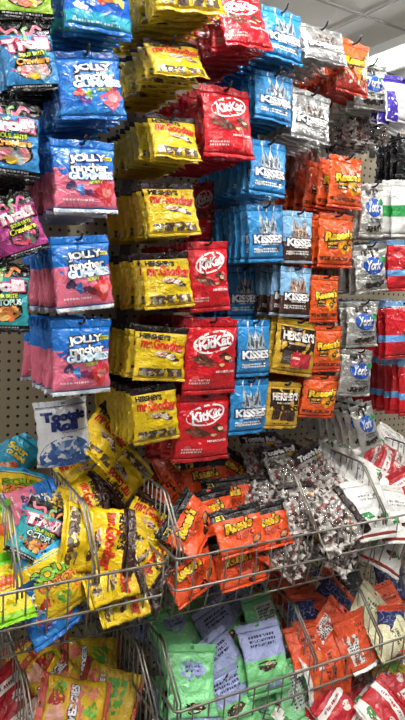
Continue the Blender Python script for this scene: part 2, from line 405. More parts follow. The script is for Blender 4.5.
def kisses(name, zones, st, sb, c1, c2, tcol, out, sub, c3='#9aa9b4', **kw):
    kind(name, .16, .19, .030, zones, st, sb,
         [('kiss', -.13, .67, .36, c3, c2, 12), ('kiss', .17, .66, .38, c3, c2, -10), ('kiss', .02, .62, .34, c1, c2, 0),
          ('t', 'KISSES', .02, .40, .80, .13, tcol, out, dict(bold=.05, ow=.16)), ('t', sub, .05, .31, .5, .035, tcol, None, dict(bold=.02)),
          ('lines', -.38, .16, .35, .25, 2, tcol, 1, 6), ('b', .28, .22, .09, c2, 1, 5, .6), ('b', -.25, .20, .08, c1, 1, 7, .6)], **kw)
kisses('drop_blue', [(.10, '#1d6fb0'), (1, '#2b8acb')], '#2480c2', '#2f8fd0', '#d9dcdc', '#4a5560', WHT, '#12447c', "cookies 'n' creme", back='#15548c')  # back film darkened: shade among the rear bags painted into its colour
kisses('drop_silver', [(1, '*#c9c9c9')], '*#b9b9b8', '*#c4c4c4', '*#e6e4e0', '#5a4a42', '#f4f4f4', '#4a4644', 'milk chocolate', c3='#8f8a84', back='*#8a8a88')
kisses('drop_brown', [(.42, '#4a2c22'), (1, '#7fb2dc')], '#86b8e0', '#8d9aa6', '#d9cfc4', '#6e4330', WHT, '#33201a', 'almonds', c3='#a88d78', back='#4a4a50')
def cups(name, zones, st, sb, extra, w=.15, h=.19):
    kind(name, w, h, .030, zones, st, sb,
         [('t', "Reese's", .02, .60, .78, .15, '#f6c81c', '#3a1a0a', dict(shear=.15, rot=6, bold=.05, ow=.14)),
          ('b', .22, .40, .20, '#f0a818', 1, 4, .9)] + extra, crumple=1.2)
cups('orange_cups', [(.08, '#d0441a'), (1, '#ea5a18')], '#e4561a', '#d84a1c',
     [('p', -.17, .42, [(-.14, .09), (-.14, -.09), (.14, -.09), (.14, .09)], '#40200e', 2), ('t', 'MINIS', -.17, .44, .22, .045, '#f0b41c', None, dict(bold=.03)), ('lines', -.29, .36, -.05, .39, 1, '#e8c890', 3, 2),
      ('b', .20, .38, .09, '#4f2812', 2, 6, .7), ('b', .32, .46, .075, '#5e3116', 2, 9, .8), ('e', .33, .47, .04, .03, '#c98a3a', 3), ('e', .20, .39, .045, .03, '#c98a3a', 3), ('r', -.46, .13, .46, .20, '#7a3018', .8), ('scatter', -.42, .14, .42, .19, 14, .03, ['#c86a2a', '#46200e', '#e8963a'], 1.2, 5)])
cups('orange_minis', [(.40, '#b7321c'), (1, '#ef6a2c')], '#ec6430', '#b8321e',
     [('scatter', -.40, .12, .44, .52, 26, .07, ['#c98a6a', '*#d8c2a8', '#7a2a1c', '#e8a06a', '#a83a22'], 1.5, 6)])
kind('thin_cups', .20, .165, .026, [(.76, '#f0541a'), (1, '#1c120e')], '#1a110d', '#ee501a',
     [('t', "Reese's", -.04, .60, .54, .19, '#f6c41c', '#2a120a', dict(shear=.12, rot=5, bold=.05, ow=.14)), ('t', 'THINS', .02, .38, .42, .15, '#8a2a10', None, dict(bold=-.0)),
      ('r', -.40, .78, -.26, .88, '#f2d81c', 1), ('lines', -.39, .80, -.27, .86, 2, '#3a2a10', 2, 3),
      ('e', .28, .26, .13, .06, '#3a1c10', 1, 25), ('e', .28, .27, .10, .04, '#b06a30', 2, 25), ('e', .14, .14, .13, .05, '#2e160c', 1, 15), ('e', -.36, .4, .02, .02, '#ffb080', 1)], crumple=1.3)
def choc(name, bars, sub):
    kind(name, .155, .19, .030, [(1, '#cda32c')], '#c99f2a', '#c49a28',
         [('p', .02, .62, [(-.43, .29), (-.43, -.29), (.43, -.29), (.43, .29)], '#2c1712', 1), ('t', "HERSHEY'S", .02, .70, .74, .15, '#f1ece6', None, dict(bold=.04)),
          ('t', sub, .02, .56, .5, .035, '#e0c8a0', None, dict(bold=.02))] + bars + [('lines', -.3, .1, .2, .14, 1, '#5a4010', 1, 3)], crumple=1.1)
choc('gold_choc_red', [('p', -.22, .30, [(-.12, .16), (-.12, -.14), (.1, -.14), (.1, .16)], '#4a3c38', 2), ('p', .0, .29, [(-.1, .16), (-.13, -.16), (.1, -.16), (.12, .16)], '#c03038', 2.4), ('p', .23, .27, [(-.11, .17), (-.14, -.16), (.12, -.16), (.14, .17)], '#b52830', 2.8), ('p', .0, .29, [(-.08, .05), (-.09, .0), (.08, .0), (.09, .05)], '#d8b0a0', 3.2)], 'MINIATURES')
choc('gold_choc_brown', [('p', -.22, .32, [(-.12, .14), (-.12, -.14), (.1, -.14), (.1, .14)], '#41221a', 2), ('p', .02, .31, [(-.1, .14), (-.12, -.15), (.1, -.15), (.11, .14)], '#4e2c22', 2.4), ('p', .24, .29, [(-.1, .15), (-.12, -.15), (.1, -.15), (.11, .15)], '#3a1e18', 2.8)], 'NUGGETS')
kind('grey_mint', .145, .185, .030, [(1, '*#cfcec8')], '*#c4c3bd', '*#c8c7c0',
     [('e', .04, .56, .33, .235, '#1f4fb0', 1, -8), ('e', .04, .56, .29, .20, '#2f6ad0', 1.6, -8), ('t', 'York', .04, .57, .44, .19, WHT, '#1a3a90', dict(shear=.3, bold=.03)),
      ('b', .34, .66, .11, '#2f9a5a', 2, 3, .8), ('b', -.20, .83, .09, '#2e2622', 1, 4), ('b', -.02, .85, .13, '#3a2c26', 1, 5, .6), ('b', .18, .88, .06, '#332722', 1, 7), ('b', .05, .78, .06, '#3a2c26', 1, 10),
      ('t', 'PEPPERMINT', .12, .335, .52, .04, '#3a3a3c', None, dict(bold=.03)), ('t', 'PATTIES', .12, .28, .34, .035, '#3a3a3c', None, dict(bold=.03)),
      ('b', -.12, .15, .14, '#2a211d', 1, 11, .6), ('b', .12, .16, .15, '#332722', 1, 13, .6), ('b', .31, .20, .08, '#2a211d', 1, 17, .7)], back='*#a8a7a2', crumple=1.2)
kind('clear_foil', .16, .18, .034, [(.78, 'clear'), (1, '*#a8a6a2')], '*#9c9a96', '#55524e', [], sweets=True)
kind('red_stripe', .165, .20, .030, [(.30, '#c81c26'), (.42, '#6aa6e0'), (1, '#cf1e28')], '#7fb4e6', '#b81822',
     [('b', .28, .66, .13, '#f0e6de', 1, 4), ('b', .33, .70, .05, '#5a3020', 2, 6), ('b', .10, .50, .12, '#e3b98a', 1, 8, .7), ('b', -.05, .45, .09, '#7a4020', 2, 9, .6), ('lines', -.35, .88, .3, .92, 1, '#f4e0dc', 1, 4)], back='#b81822')
kind('white_green', .165, .20, .030, [(.36, '#e8e8e4'), (.56, '#2f9e4e'), (1, '#efefec')], '#ecece8', '#e2e2de',
     [('e', .3, .46, .09, .09, '#d84a3a', 1), ('lines', -.2, .66, .3, .78, 2, '#8f9a8f', 1, 4), ('e', .22, .22, .15, .1, '#5a4a40', 1)])
kind('purple_bar', .165, .18, .030, [(.30, '#e6e3ea'), (.84, '#efeaf0'), (1, '#4a33b0')], '#4a35b4', '#d9d8e2',
     [('p', -.28, .32, [(-.2, .35), (-.2, -.3), (.06, -.34), (-.04, .35)], '#4430a8', 1), ('t', 'MUNCH', .14, .58, .5, .12, '#c83a44', None, dict(bold=.04, rot=-6)) if False else ('lines', -.1, .52, .4, .62, 1, '#cc4450', 2, 3),
      ('b', .2, .36, .14, '#4a2c22', 2, 5, .5), ('b', .05, .2, .1, '#c8909a', 2, 8, .6)])
kind('black_bag', .15, .20, .030, [(1, '#1b1b1f')], '#15151a', '#17171b', [('scatter', -.3, .2, .3, .6, 8, .05, ['#3a3a40', '#26262c'], 1, 4)])
kind('red_foil', .15, .16, .034, [(.8, '*#8a5248'), (1, '#5e3f3a')], '#7a2c24', '#5a2a24', [('scatter', -.42, .1, .42, .75, 24, .07, ['#a83024', '*#c8b0a8', '#6a2018', '#c8503a'], 1, 4)])
# --- loose bag kinds
kind('teal_gummy', .17, .20, .032, [(.86, '#2f9ec0'), (1, '#3aa8cc')], '#38a4c8', '#2c8fae',
     [('t', 'Sour', -.02, .66, .5, .13, '#e8e03c', '#1c4c5c', dict(bold=.04, ow=.08)), ('t', 'GUMMI', .02, .52, .5, .09, '#e8d83c', '#1c4c5c', dict(bold=.04, ow=.08)), ('b', .2, .26, .14, '#e8803a', 1, 4), ('b', -.05, .22, .12, '#f0a24a', 1, 6), ('b', .1, .36, .08, '#d85a3a', 2, 8)])
kind('sour_kids', .185, .22, .034, [(.86, '#e6c21a'), (1, '#2c9ccf')], '#32a4d8', '#d8b41a',
     [('t', 'SOUR', .02, .66, .74, .17, '#7fb52a', '#15200a', dict(bold=.05, ow=.09, rot=2)), ('t', 'PATCH', .02, .50, .66, .11, '#e8813a', '#2a1408', dict(bold=.05, ow=.09)), ('b', -.3, .28, .10, '#d8402c', 1, 3), ('b', .28, .28, .10, '#e8902c', 1, 5), ('b', 0, .25, .11, '#6aa22c', 1, 7), ('e', .0, .9, .5, .03, '#f2e04a', 1)], crumple=1.3)
kind('lime_sour', .18, .22, .034, [(.16, '#8fd01c'), (.84, '#f2d90f'), (1, '#6fd21c')], '#6ed01e', '#86cc20', [('scatter', -.42, .16, .42, .26, 18, .03, ['#c8e03a', '#4a9a1c'], 1, 4), ('b', .1, .6, .2, '#e8602c', 1, 4, .7), ('b', -.2, .5, .15, '#f08a2c', 1, 6)])
kind('white_blue_roll', .195, .235, .035, [(1, '#e9ebee')], '#dfe3ea', '#c4cad4',
     [('t', 'Tootsie', .0, .765, .80, .125, '#1c2c78', None, dict(bold=.07)), ('t', 'Roll', -.02, .62, .46, .125, '#1c2c78', None, dict(bold=.07)), ('t', 'Vanilla', .05, .525, .32, .035, '#8b98b4', None), ('lines', .24, .505, .46, .54, 1, '#8b98b4', 1, 3),
      ('e', 0, .16, .47, .36, '#3a64a8', 1), ('e', 0, .13, .44, .33, '#5f86c0', 1.4), ('r', -.46, .03, .46, .20, '#35589c', .8), ('scatter', -.36, .06, .38, .36, 22, .07, ['#dfe6f0', '#3a5fa8', '#a9bedd', '#f2f4f8'], 2, 5), ('r', -.48, .90, .48, .93, '#2a3a86', 1)], crumple=.45)
kind('brown_clear', .185, .21, .038, [(.76, 'clear'), (1, '#2a1714')], '#2a1714', '#cfc9c4',
     [('t', 'Tootsie Roll', .0, .83, .84, .10, WHT, None, dict(bold=.06)), ('r', .14, .705, .38, .76, '#f0b81c', 1), ('lines', -.4, .71, .1, .755, 1, '#e8dcd4', 1, 5)], sweets=True, back='#c9c2bc')
kind('clear_sweets', .185, .21, .038, [(.86, 'clear'), (1, '#2a1714')], '#2a1714', '#b9aaa2', [('r', .10, .70, .32, .76, '#f0b81c', 1)], sweets=True, back='#d4cdc8')
kind('white_mint', .20, .23, .032, [(.10, '#c5353a'), (.16, '#f0efe9'), (.30, '#eceae4'), (1, '#eceae5')], '#e9e7e1', '#d9d7d0',
     [('t', 'Original', .0, .66, .5, .07, '#9a9a9a', None, dict(shear=.3)) if False else ('lines', -.28, .62, .28, .74, 2, '#8f9094', 1, 5), ('p', -.24, .36, [(-.16, .08), (-.16, -.08), (.16, -.02), (.10, .10)], '#2f9448', 1), ('p', .22, .34, [(-.12, .04), (-.06, -.06), (.16, -.04), (.1, .08)], '#37a04e', 1), ('b', .1, .32, .13, '#4a3028', 2, 4, .35), ('b', .12, .30, .09, '#8a5a48', 2.5, 5, .35)])
kind('red_white', .19, .22, .032, [(.30, '#e9e4dc'), (.66, '#b41c26'), (.80, '#ece8e0'), (1, '#b41c26')], '#b01a24', '#e4dfd6', [('b', -.2, .22, .12, '#4a8a4a', 1, 4), ('lines', -.3, .69, .3, .77, 1, '#a8303a', 1, 4), ('lines', -.1, .14, .35, .26, 2, '#a8303a', 1, 8), ('e', .25, .5, .12, .1, '#e9d4cc', 1)])
kind('fruit_wedge', .20, .24, .036, [(.5, '#e2b81f'), (1, '#e0b424')], '#d8604a', '#d0583f',
     [('r', -.30, .36, .40, .60, '#e07f6a', 1), ('t', 'WEDGIES', .05, .52, .66, .10, WHT, '#4a1a1c', dict(bold=.05, ow=.12)), ('p', -.3, .46, [(-.12, .1), (-.1, -.1), (.1, -.1), (.12, .1)], '#2a2420', 1.6), ('b', -.12, .74, .16, '#f0b09a', 2, 4), ('b', .14, .76, .13, '#b4322c', 2, 7), ('b', .3, .72, .1, '#6fae2c', 2, 9), ('b', .0, .26, .12, '#74b43a', 2, 10), ('b', .28, .26, .1, '#e88a6a', 2, 12)])
kind('fruit_green', .20, .24, .036, [(1, '#c9a622')], '#a83a2c', '#b04436',
     [('r', -.34, .26, .30, .56, '#5c9e34', 1), ('t', 'WEDGIES', .0, .66, .6, .075, WHT, '#5a1c1c', dict(bold=.05, ow=.12)), ('b', .2, .8, .12, '#d86a50', 2, 4), ('b', -.3, .8, .1, '#e8a02c', 2, 6)])
clus = [('b', .0, .40, .21, '#3f271b', 1.5, 4, .48), ('b', -.09, .41, .07, '#2c1a12', 2, 5, .7), ('b', .10, .39, .08, '#583824', 2, 6, .6), ('b', .02, .43, .05, '#c9a274', 2.6, 8, .8), ('b', .14, .42, .03, '#d9b888', 2.8, 9)]
minttext = [('lines', -.30, .66, .30, .84, 3, '#3a3f66', 1, 5)]
kind('mint_lavender', .19, .26, .036, [(.50, '#86d98f'), (1, '#a3add8')], '#a6b0da', '#7fcf8a', clus + minttext + [('b', .12, .12, .18, '#7e86a8', 1, 3, .4)], crumple=1.2)
kind('mint_green', .19, .25, .036, [(.60, '#8ade96'), (.66, '#84d890'), (1, '#8ee09a')], '#88dc94', '#8b93c2', [('b', .0, .66, .24, '#98a3d2', 1, 4, .8), ('lines', -.14, .62, .16, .74, 2, '#4a5080', 2, 5)] + [(a[0], a[1], a[2]-.22) + a[3:] for a in clus], crumple=1.3)
kind('mint_back', .17, .22, .034, [(1, '#8ad496')], '#7fc98c', '#7fc98c', [('r', -.2, .18, .38, .80, '#d3dad6', 1), ('lines', -.16, .22, .34, .76, 10, '#5a605e', 2, 4)])
kind('orange_navy', .19, .22, .034, [(.45, '#e2522c'), (.86, '#1f2c66'), (1, '#e2522c')], '#dc4e2a', '#d84c2a',
     [('worm', x, y, .26, .016, '#8f9fd4', 1, r) for x, y, r in ((-.3, .54, 10), (-.05, .6, 70), (.2, .55, -20), (-.28, .7, 40), (0, .76, -10), (.28, .72, 80), (-.15, .66, 120), (.14, .66, 30), (.34, .6, 100), (-.38, .8, 80), (.12, .82, 20), (.36, .82, -30))] + [('b', .0, .24, .16, '#f09a4a', 1, 4, .6)])
kind('orange_back', .18, .22, .034, [(1, '#e4552c')], '#dd502a', '#e9e6e0', [('r', -.40, .14, -.02, .62, '#e6e2dc', 1), ('lines', -.37, .17, -.05, .59, 9, '#54504c', 2, 4), ('lines', .05, .60, .40, .78, 2, '#7a2413', 1, 7)])
kind('orange_plain', .19, .21, .034, [(.14, '#ece8e2'), (1, '#e8582c')], '#de5028', '#e6e2dc', [('lines', -.22, .52, .22, .74, 2, '#6e2212', 1, 5), ('b', .2, .3, .1, '#f2803c', 1, 6)])
kind('cream_bag', .16, .24, .034, [(1, '#ece6bd')], '#e6e0b6', '#e2dcb0', [('lines', -.2, .62, .24, .8, 2, '#4a4a38', 1, 5)])
kind('navy_bag', .18, .20, .032, [(1, '#2a2f5c')], '#c85030', '#c04a2c', [('worm', x, y, .28, .018, '#8d94c2', 1, r) for x, y, r in ((-.2, .3, 10), (.1, .4, 70), (.25, .6, -20), (-.2, .6, 40), (0, .7, 110))])


def kinds_are(thing, cat, *names):
    for n in names: KINDS[n]['thing'] = thing; KINDS[n]['cat'] = cat
kinds_are('gummy_candy_bag', 'gummy bag', 'gummy_pink', 'gummy_blue', 'gummy_fish', 'teal_gummy')
kinds_are('worm_candy_bag', 'gummy worm bag', 'worm_blue', 'worm_purple', 'worm_teal', 'worm_green')
kinds_are('chocolate_bar_bag', 'chocolate bag', 'yellow_bar', 'yellow_loose', 'purple_bar')
kinds_are('wafer_bag', 'wafer bag', 'red_wafer')
kinds_are('chocolate_drop_bag', 'chocolate bag', 'drop_blue', 'drop_silver', 'drop_brown')
kinds_are('chocolate_miniatures_bag', 'chocolate bag', 'gold_choc_red', 'gold_choc_brown')
kinds_are('peanut_butter_cup_bag', 'peanut butter cup bag', 'orange_cups', 'orange_minis', 'thin_cups')
kinds_are('mint_patty_bag', 'mint bag', 'grey_mint', 'white_mint')
kinds_are('sour_candy_bag', 'sour candy bag', 'sour_kids', 'lime_sour')
kinds_are('chewy_candy_bag', 'chewy candy bag', 'white_blue_roll', 'brown_clear', 'clear_sweets')
kinds_are('fruit_candy_bag', 'fruit candy bag', 'fruit_wedge', 'fruit_green')
kinds_are('cluster_snack_bag', 'snack bag', 'mint_lavender', 'mint_green', 'mint_back')
_bags = {}
def bag_meshes(kn, seed, pile):
    key = (kn, seed, pile)
    if key in _bags: return _bags[key]
    K = KINDS[kn]; S = Surf(K, seed, pile); d = {}
    mp, mt = MB(), MB(); art(mp, mt, K, S)
    d['pouch'] = pouch_mesh(K, S, 'pouch', mp); d['top_seal'] = seal_mesh(K, S, True, 'top_seal'); d['bottom_seal'] = seal_mesh(K, S, False, 'bottom_seal')
    if mt.f: d['lettering'] = mt.mesh('lettering')
    if K.get('sweets'): d['wrapped_sweets'] = candies_mesh(K, S, 'wrapped_sweets', seed)
    _bags[key] = d; return d
def make_bag(kn, seed, pile, matrix, scale, label, cat, group=None, letters=True):
    root = bpy.data.objects.new(KINDS[kn].get('thing', 'candy_bag'), None); COL.objects.link(root)
    root.empty_display_size = .03
    root.matrix_world = matrix @ Matrix.Diagonal((scale[0], scale[1], scale[2], 1))
    tag(root, label, cat, group)
    for part, me in bag_meshes(kn, seed, pile).items():
        if part == 'lettering' and not letters: continue
        o = link(part, me, root)
        if part == 'wrapped_sweets': o['kind'] = 'stuff'
    return root

# ================================================================ the setting
def noise_mat(name, c1, c2, scale, rough):
    m, nt, b = base_mat(name); tc = nt.nodes.new('ShaderNodeTexCoord'); n = nt.nodes.new('ShaderNodeTexNoise'); n.inputs['Scale'].default_value = scale; n.inputs['Detail'].default_value = 5
    mx = nt.nodes.new('ShaderNodeMix'); mx.data_type = 'RGBA'; mx.inputs[6].default_value = lin(c1); mx.inputs[7].default_value = lin(c2)
    nt.links.new(tc.outputs['Object'], n.inputs['Vector']); nt.links.new(n.outputs['Fac'], mx.inputs[0]); nt.links.new(mx.outputs[2], b.inputs['Base Color']); b.inputs['Roughness'].default_value = rough
    return m
def pegboard():
    m, nt, b = base_mat('pegboard'); tc = nt.nodes.new('ShaderNodeTexCoord')
    sp = nt.nodes.new('ShaderNodeSeparateXYZ'); nt.links.new(tc.outputs['Object'], sp.inputs[0])
    def cell(out):
        d = nt.nodes.new('ShaderNodeMath'); d.operation = 'DIVIDE'; d.inputs[1].default_value = .0254; nt.links.new(out, d.inputs[0])
        f = nt.nodes.new('ShaderNodeMath'); f.operation = 'FRACT'; nt.links.new(d.outputs[0], f.inputs[0])
        s = nt.nodes.new('ShaderNodeMath'); s.operation = 'SUBTRACT'; s.inputs[1].default_value = .5; nt.links.new(f.outputs[0], s.inputs[0])
        q = nt.nodes.new('ShaderNodeMath'); q.operation = 'MULTIPLY'; nt.links.new(s.outputs[0], q.inputs[0]); nt.links.new(s.outputs[0], q.inputs[1]); return q
    a, c = cell(sp.outputs['X']), cell(sp.outputs['Z'])
    ad = nt.nodes.new('ShaderNodeMath'); ad.operation = 'ADD'; nt.links.new(a.outputs[0], ad.inputs[0]); nt.links.new(c.outputs[0], ad.inputs[1])
    lt = nt.nodes.new('ShaderNodeMath'); lt.operation = 'LESS_THAN'; lt.inputs[1].default_value = .030; nt.links.new(ad.outputs[0], lt.inputs[0])
    mx = nt.nodes.new('ShaderNodeMix'); mx.data_type = 'RGBA'; mx.inputs[6].default_value = lin('#a2977f'); mx.inputs[7].default_value = lin('#1a1712')
    nt.links.new(lt.outputs[0], mx.inputs[0]); nt.links.new(mx.outputs[2], b.inputs['Base Color']); b.inputs['Roughness'].default_value = .55
    return m
def structure(name, mb, smooth=False):
    return tag(link(name, mb.mesh(name, smooth)), kind='structure')
mb = MB(); mb.box(-4, -5, -.1, 6, 6, 0, noise_mat('floor_tile', '#7d7972', '#8d8880', 3, .35)); structure('floor', mb)
mb = MB(); mb.box(-4, -5, CEIL, 6, 6, CEIL+.08, noise_mat('ceiling_tile', '#e3e3e1', '#ececea', 40, .9)); structure('ceiling', mb)
mb = MB(); tb = plain('ceiling_grid_bar', '#a9a9a7', .5)
for k in range(-10, 7): x = 2.52 + .61*k; mb.box(x-.010, -5, CEIL-.006, x+.010, 6, CEIL, tb)
for k in range(-8, 7): y = 1.19 + .61*k; mb.box(-4, y-.010, CEIL-.0061, 6, y+.010, CEIL, tb)
structure('trim_1', mb)
mb = MB(); mb.box(-1.2, 0, .08, 3.2, .03, 2.04, pegboard()); structure('wall_back', mb)
steel = plain('shelf_steel', '#6d6a64', .4, .6)
mb = MB(); mb.box(.638, -.012, 0, .668, 0, 2.05, steel); structure('trim_2', mb)
mb = MB(); mb.box(-1.2, -.66, .02, 3.2, 0, .07, plain('base_deck', '#4a4743', .5)); mb.box(-1.2, -.64, 0, 3.2, -.62, .02, steel); structure('trim_3', mb)
# ceiling strip lights
tubem, nt, b = base_mat('lit_tube'); b.inputs['Emission Color'].default_value = (1, .985, .96, 1); b.inputs['Emission Strength'].default_value = 52.0
hous = plain('light_housing', '#b9bab8', .5)
for sx, p in STRIPS:
    root = bpy.data.objects.new('ceiling_strip_light', None); COL.objects.link(root); root.location = (sx, -1.2, CEIL)
    pos = {-1.75: 'long white ceiling strip light farthest left, out over the aisle', .66: 'long white ceiling strip light directly above the yellow and red bags', 3.06: 'long lit ceiling strip light at the upper right above the purple bags'}[sx]
    tag(root, pos, 'ceiling light')
    mb = MB(); mb.box(-.155, -1.2, -.055, .155, 3.9, 0, hous); link('housing', mb.mesh('housing', False), root)
    mb = MB()
    mb.tube([(0.02, -1.15, -.075), (0.02, 3.85, -.075)], .022, tubem, 10); link('tube', mb.mesh('tube'), root)

# ================================================================ wire baskets and dividers
wire = plain('basket_wire', '#8a857c', .38, .8)
def bend(p, q, r, n=4):
    return [p, q, r]
def basket(x0, x1, yf, zt, zb, zf, label):
    """wire shelf basket: front rails, upright wires and a wire floor"""
    root = bpy.data.objects.new('wire_basket', None); COL.objects.link(root); root.location = ((x0+x1)/2, yf/2, zf); X, Y, Z = root.location
    tag(root, label, 'basket', 'wire shelf baskets')
    def L(p): return (p[0]-X, p[1]-Y, p[2]-Z)
    m = MB(); c = .012
    m.tube([L(p) for p in ((x0, -.02, zt), (x0, yf+c, zt), (x0+.004, yf+.004, zt), (x0+c, yf, zt), (x1-c, yf, zt), (x1-.004, yf+.004, zt), (x1, yf+c, zt), (x1, -.02, zt))], .0035, wire, 8)
    rails = [('top_rail', m)]
    m = MB(); m.tube([L(p) for p in ((x0, -.02, zb), (x0, yf+c, zb), (x0+c, yf, zb), (x1-c, yf, zb), (x1, yf+c, zb), (x1, -.02, zb))], .0035, wire, 8)
    rails.append(('lower_rail', m))
    m = MB(); n = int((x1-x0)/.047)
    for i in range(n+1):
        x = x0+.006 + (x1-x0-.012)*i/n
        m.tube([L((x, yf+.004, zt)), L((x, yf+.005, zb-.01)), L((x, yf+.02, zf+.004)), L((x, yf+.035, zf)), L((x, -.02, zf))], .0022, wire, 5)
    fp = link('front_panel', m.mesh('front_panel'), root)
    for nm, mm in rails: link(nm, mm.mesh(nm), fp)
    m = MB()
    for i in range(8):
        y = yf+.03 + (-.03-yf-.03)*i/7; m.tube([L((x0+.004, y, zf-.004)), L((x1-.004, y, zf-.004))], .0026, wire, 5)
    link('floor_wires', m.mesh('floor_wires'), root)
    for sx in (x0, x1):
        m = MB(); k = 1 if sx == x0 else -1
        for i in range(8): y = yf+.05 + (-.03-yf-.05)*i/7; m.tube([L((sx+.003*k, y, zt)), L((sx+.003*k, y, zf))], .0022, wire, 5)
        link('side_wires', m.mesh('side_wires'), root)
    return root
def divider(x, yc, yf, zt, zr, zf, label, group):
    root = bpy.data.objects.new('wire_divider', None); COL.objects.link(root); root.location = (x, yf/2, zf); Y = yf/2
    tag(root, label, 'divider', group)
    def L(dx, y, z): return (dx, y-Y, z-zf)
    m = MB()
    m.tube([L(0, -.015, zt), L(0, yc, zt), L(0, yc-.012, zt-.008), L(0, yf+.008, zr+.018), L(0, yf+.004, zr-.02)], .0029, wire, 7)
    link('top_rod', m.mesh('top_rod'), root)
    m = MB(); m.tube([L(.010, yc+.02, zt-.004), L(.010, yc-.012, zt-.012), L(.010, yf+.008, zr+.016), L(.010, yf+.004, zr-.02)], .0027, wire, 7)
    link('second_rod', m.mesh('second_rod'), root)
    m = MB(); n = 15
    for i in range(n):
        y = -.02 + (yf+.03+.02)*i/(n-1); zz = zt if y > yc else zt + (zr-zt)*(yc-y)/(yc-yf)
        m.tube([L(.004, y, zz), L(.004, y, zf+.008)], .0020, wire, 5)
    link('upright_wires', m.mesh('upright_wires'), root)
    m = MB(); m.tube([L(.004, -.015, zf+.010), L(.004, yf+.03, zf+.010)], .003, wire, 6); link('bottom_rod', m.mesh('bottom_rod'), root)

basket(-.55, .634, -.42, .752, .668, .59, 'upper left wire basket holding sour, worm and yellow candy bags')
basket(.660, 1.90, -.42, .752, .668, .59, 'upper right wire basket holding orange, clear and white bags')
basket(-.55, .612, -.455, .362, .292, .225, 'lower left wire basket holding the yellow fruit candy bags')
basket(.664, 1.90, -.455, .362, .292, .225, 'lower right wire basket holding the mint green and orange bags')
for x, lab in ((.282, 'between the lime sour bag and the teal gummy bags'), (.455, 'between the teal worm bag and the yellow pile'), (.672, 'between the yellow pile and the orange pile'), (1.09, 'between the orange pile and the clear sweets'), (1.36, 'between the clear sweets and the white bags'), (1.68, 'at the right edge of the white bags')):
    divider(x, -.30, -.42, .89, .752, .59, 'upper wire divider ' + lab, 'upper basket dividers')
for x, lab in ((.315, 'at the left of the yellow fruit bags'), (.606, 'on the right of the yellow fruit bags'), (.672, 'on the left of the mint green bags'), (1.11, 'between the mint green bags and the orange bags'), (1.366, 'between the orange bags and the cream bag'), (1.66, 'at the right of the cream bag')):
    divider(x, -.33, -.455, .49, .362, .225, 'lower wire divider ' + lab, 'lower basket dividers')


# ================================================================ hooks and hanging bags
hookm = plain('hook_black', '#17171a', .35, .3)
SLOPE = .06
def make_hook(x, y, z, label):
    """peg hook: back plate on the board, arm, upturned tip just past the front bag; (x,y,z) is where the front bag hangs"""
    root = bpy.data.objects.new('peg_hook', None); COL.objects.link(root)
    z0 = z + y*SLOPE - .0035; root.location = (x, 0, z0)
    tag(root, label, 'hook', 'peg hooks on the board')
    m = MB(); m.tube([(0, 0, 0), (0, y-.014, -(y-.014)*SLOPE), (0, y-.022, -(y-.022)*SLOPE+.004), (0, y-.028, -(y-.022)*SLOPE+.014)], .0028, hookm, 7)
    arm = link('hook_arm', m.mesh('hook_arm'), root)
    m = MB(); m.box(-.012, -.004, -.03, .012, 0, .012, hookm); link('back_plate', m.mesh('back_plate', False), root)
BARE = [(1.32, -0.3, 1.906, 'long bare black hook below the grey foil bags, upper right'), (1.393, -0.3, 1.876, 'long bare black hook at the right photo edge, by black bags')]
for bx, by, bz, blab in BARE: make_hook(bx, by, bz, blab)
ORD = ['front', 'second', 'third', 'fourth', 'fifth', 'sixth', 'seventh', 'eighth', 'ninth', 'tenth', 'eleventh', 'twelfth']
def hang_stack(kn, seed, x, y, z, w, h, tilt, roll, yaw, n, gap, look, place, hook=True, hidden=()):
    K = KINDS[kn]; R = random.Random(int(abs(x*1000) + abs(z*7000)))
    sx, sz = w/K['w'], h/K['h']; sy = (sx+sz)/2
    group = look + 's, ' + place
    for k in range(n):
        j = 0 if k == 0 else 1; jit = [R.uniform(-4, 4), R.uniform(-5, 5), R.uniform(-.003, .003)]
        if k in hidden: continue
        yy = y + k*gap; zz = z - k*gap*SLOPE
        rot = Euler((-radians(tilt) * (1 - .02*k), radians(roll + j*jit[0]), radians(yaw + j*R.uniform(-3, 3))), 'XYZ').to_matrix().to_4x4()
        M = Matrix.Translation((x + j*jit[2], yy, zz)) @ rot @ Matrix.Translation((0, 0, -HANG*h))
        label = look + ', ' + ('front of ' if k == 0 else ORD[min(k, 11)] + ' from the front on ') + place
        make_bag(kn, (seed + k) % 3 if k else seed, False, M, (sx, sy, sz), label, K.get('cat', 'candy bag'), group if n > 1 else None, letters=k < 2)
    if hook: make_hook(x, y, z, 'black wire peg hook, ' + place)
hang_stack('worm_green', 0, 0.274, -0.320, 2.047, 0.117, 0.127, 4, -10.6, 0, 10, 0.03, 'black and green worm bag', 'top hook of worm column', hidden=(3, 4, 5, 6, 7, 8, 9))
hang_stack('worm_blue', 1, 0.290, -0.320, 1.918, 0.113, 0.133, 4, -13.0, 0, 10, 0.03, 'black and blue crawlers bag', 'second hook of worm column', hidden=(6, 7, 8, 9))
hang_stack('worm_blue', 2, 0.267, -0.320, 1.765, 0.129, 0.152, 4, -0.8, 0, 10, 0.03, 'black and blue worm bag', 'third hook of worm column', hidden=(9,))
hang_stack('worm_purple', 1, 0.268, -0.320, 1.577, 0.096, 0.127, 4, -21.7, 0, 10, 0.028, 'black and purple worm bag', 'fourth hook of worm column', hidden=(5, 6, 7, 8, 9))
hang_stack('worm_teal', 0, 0.258, -0.320, 1.439, 0.118, 0.146, 4, 0.4, 0, 10, 0.03, 'black and teal octopus bag', 'fifth hook of worm column', hidden=(2, 3, 4, 5, 6, 7, 8, 9))
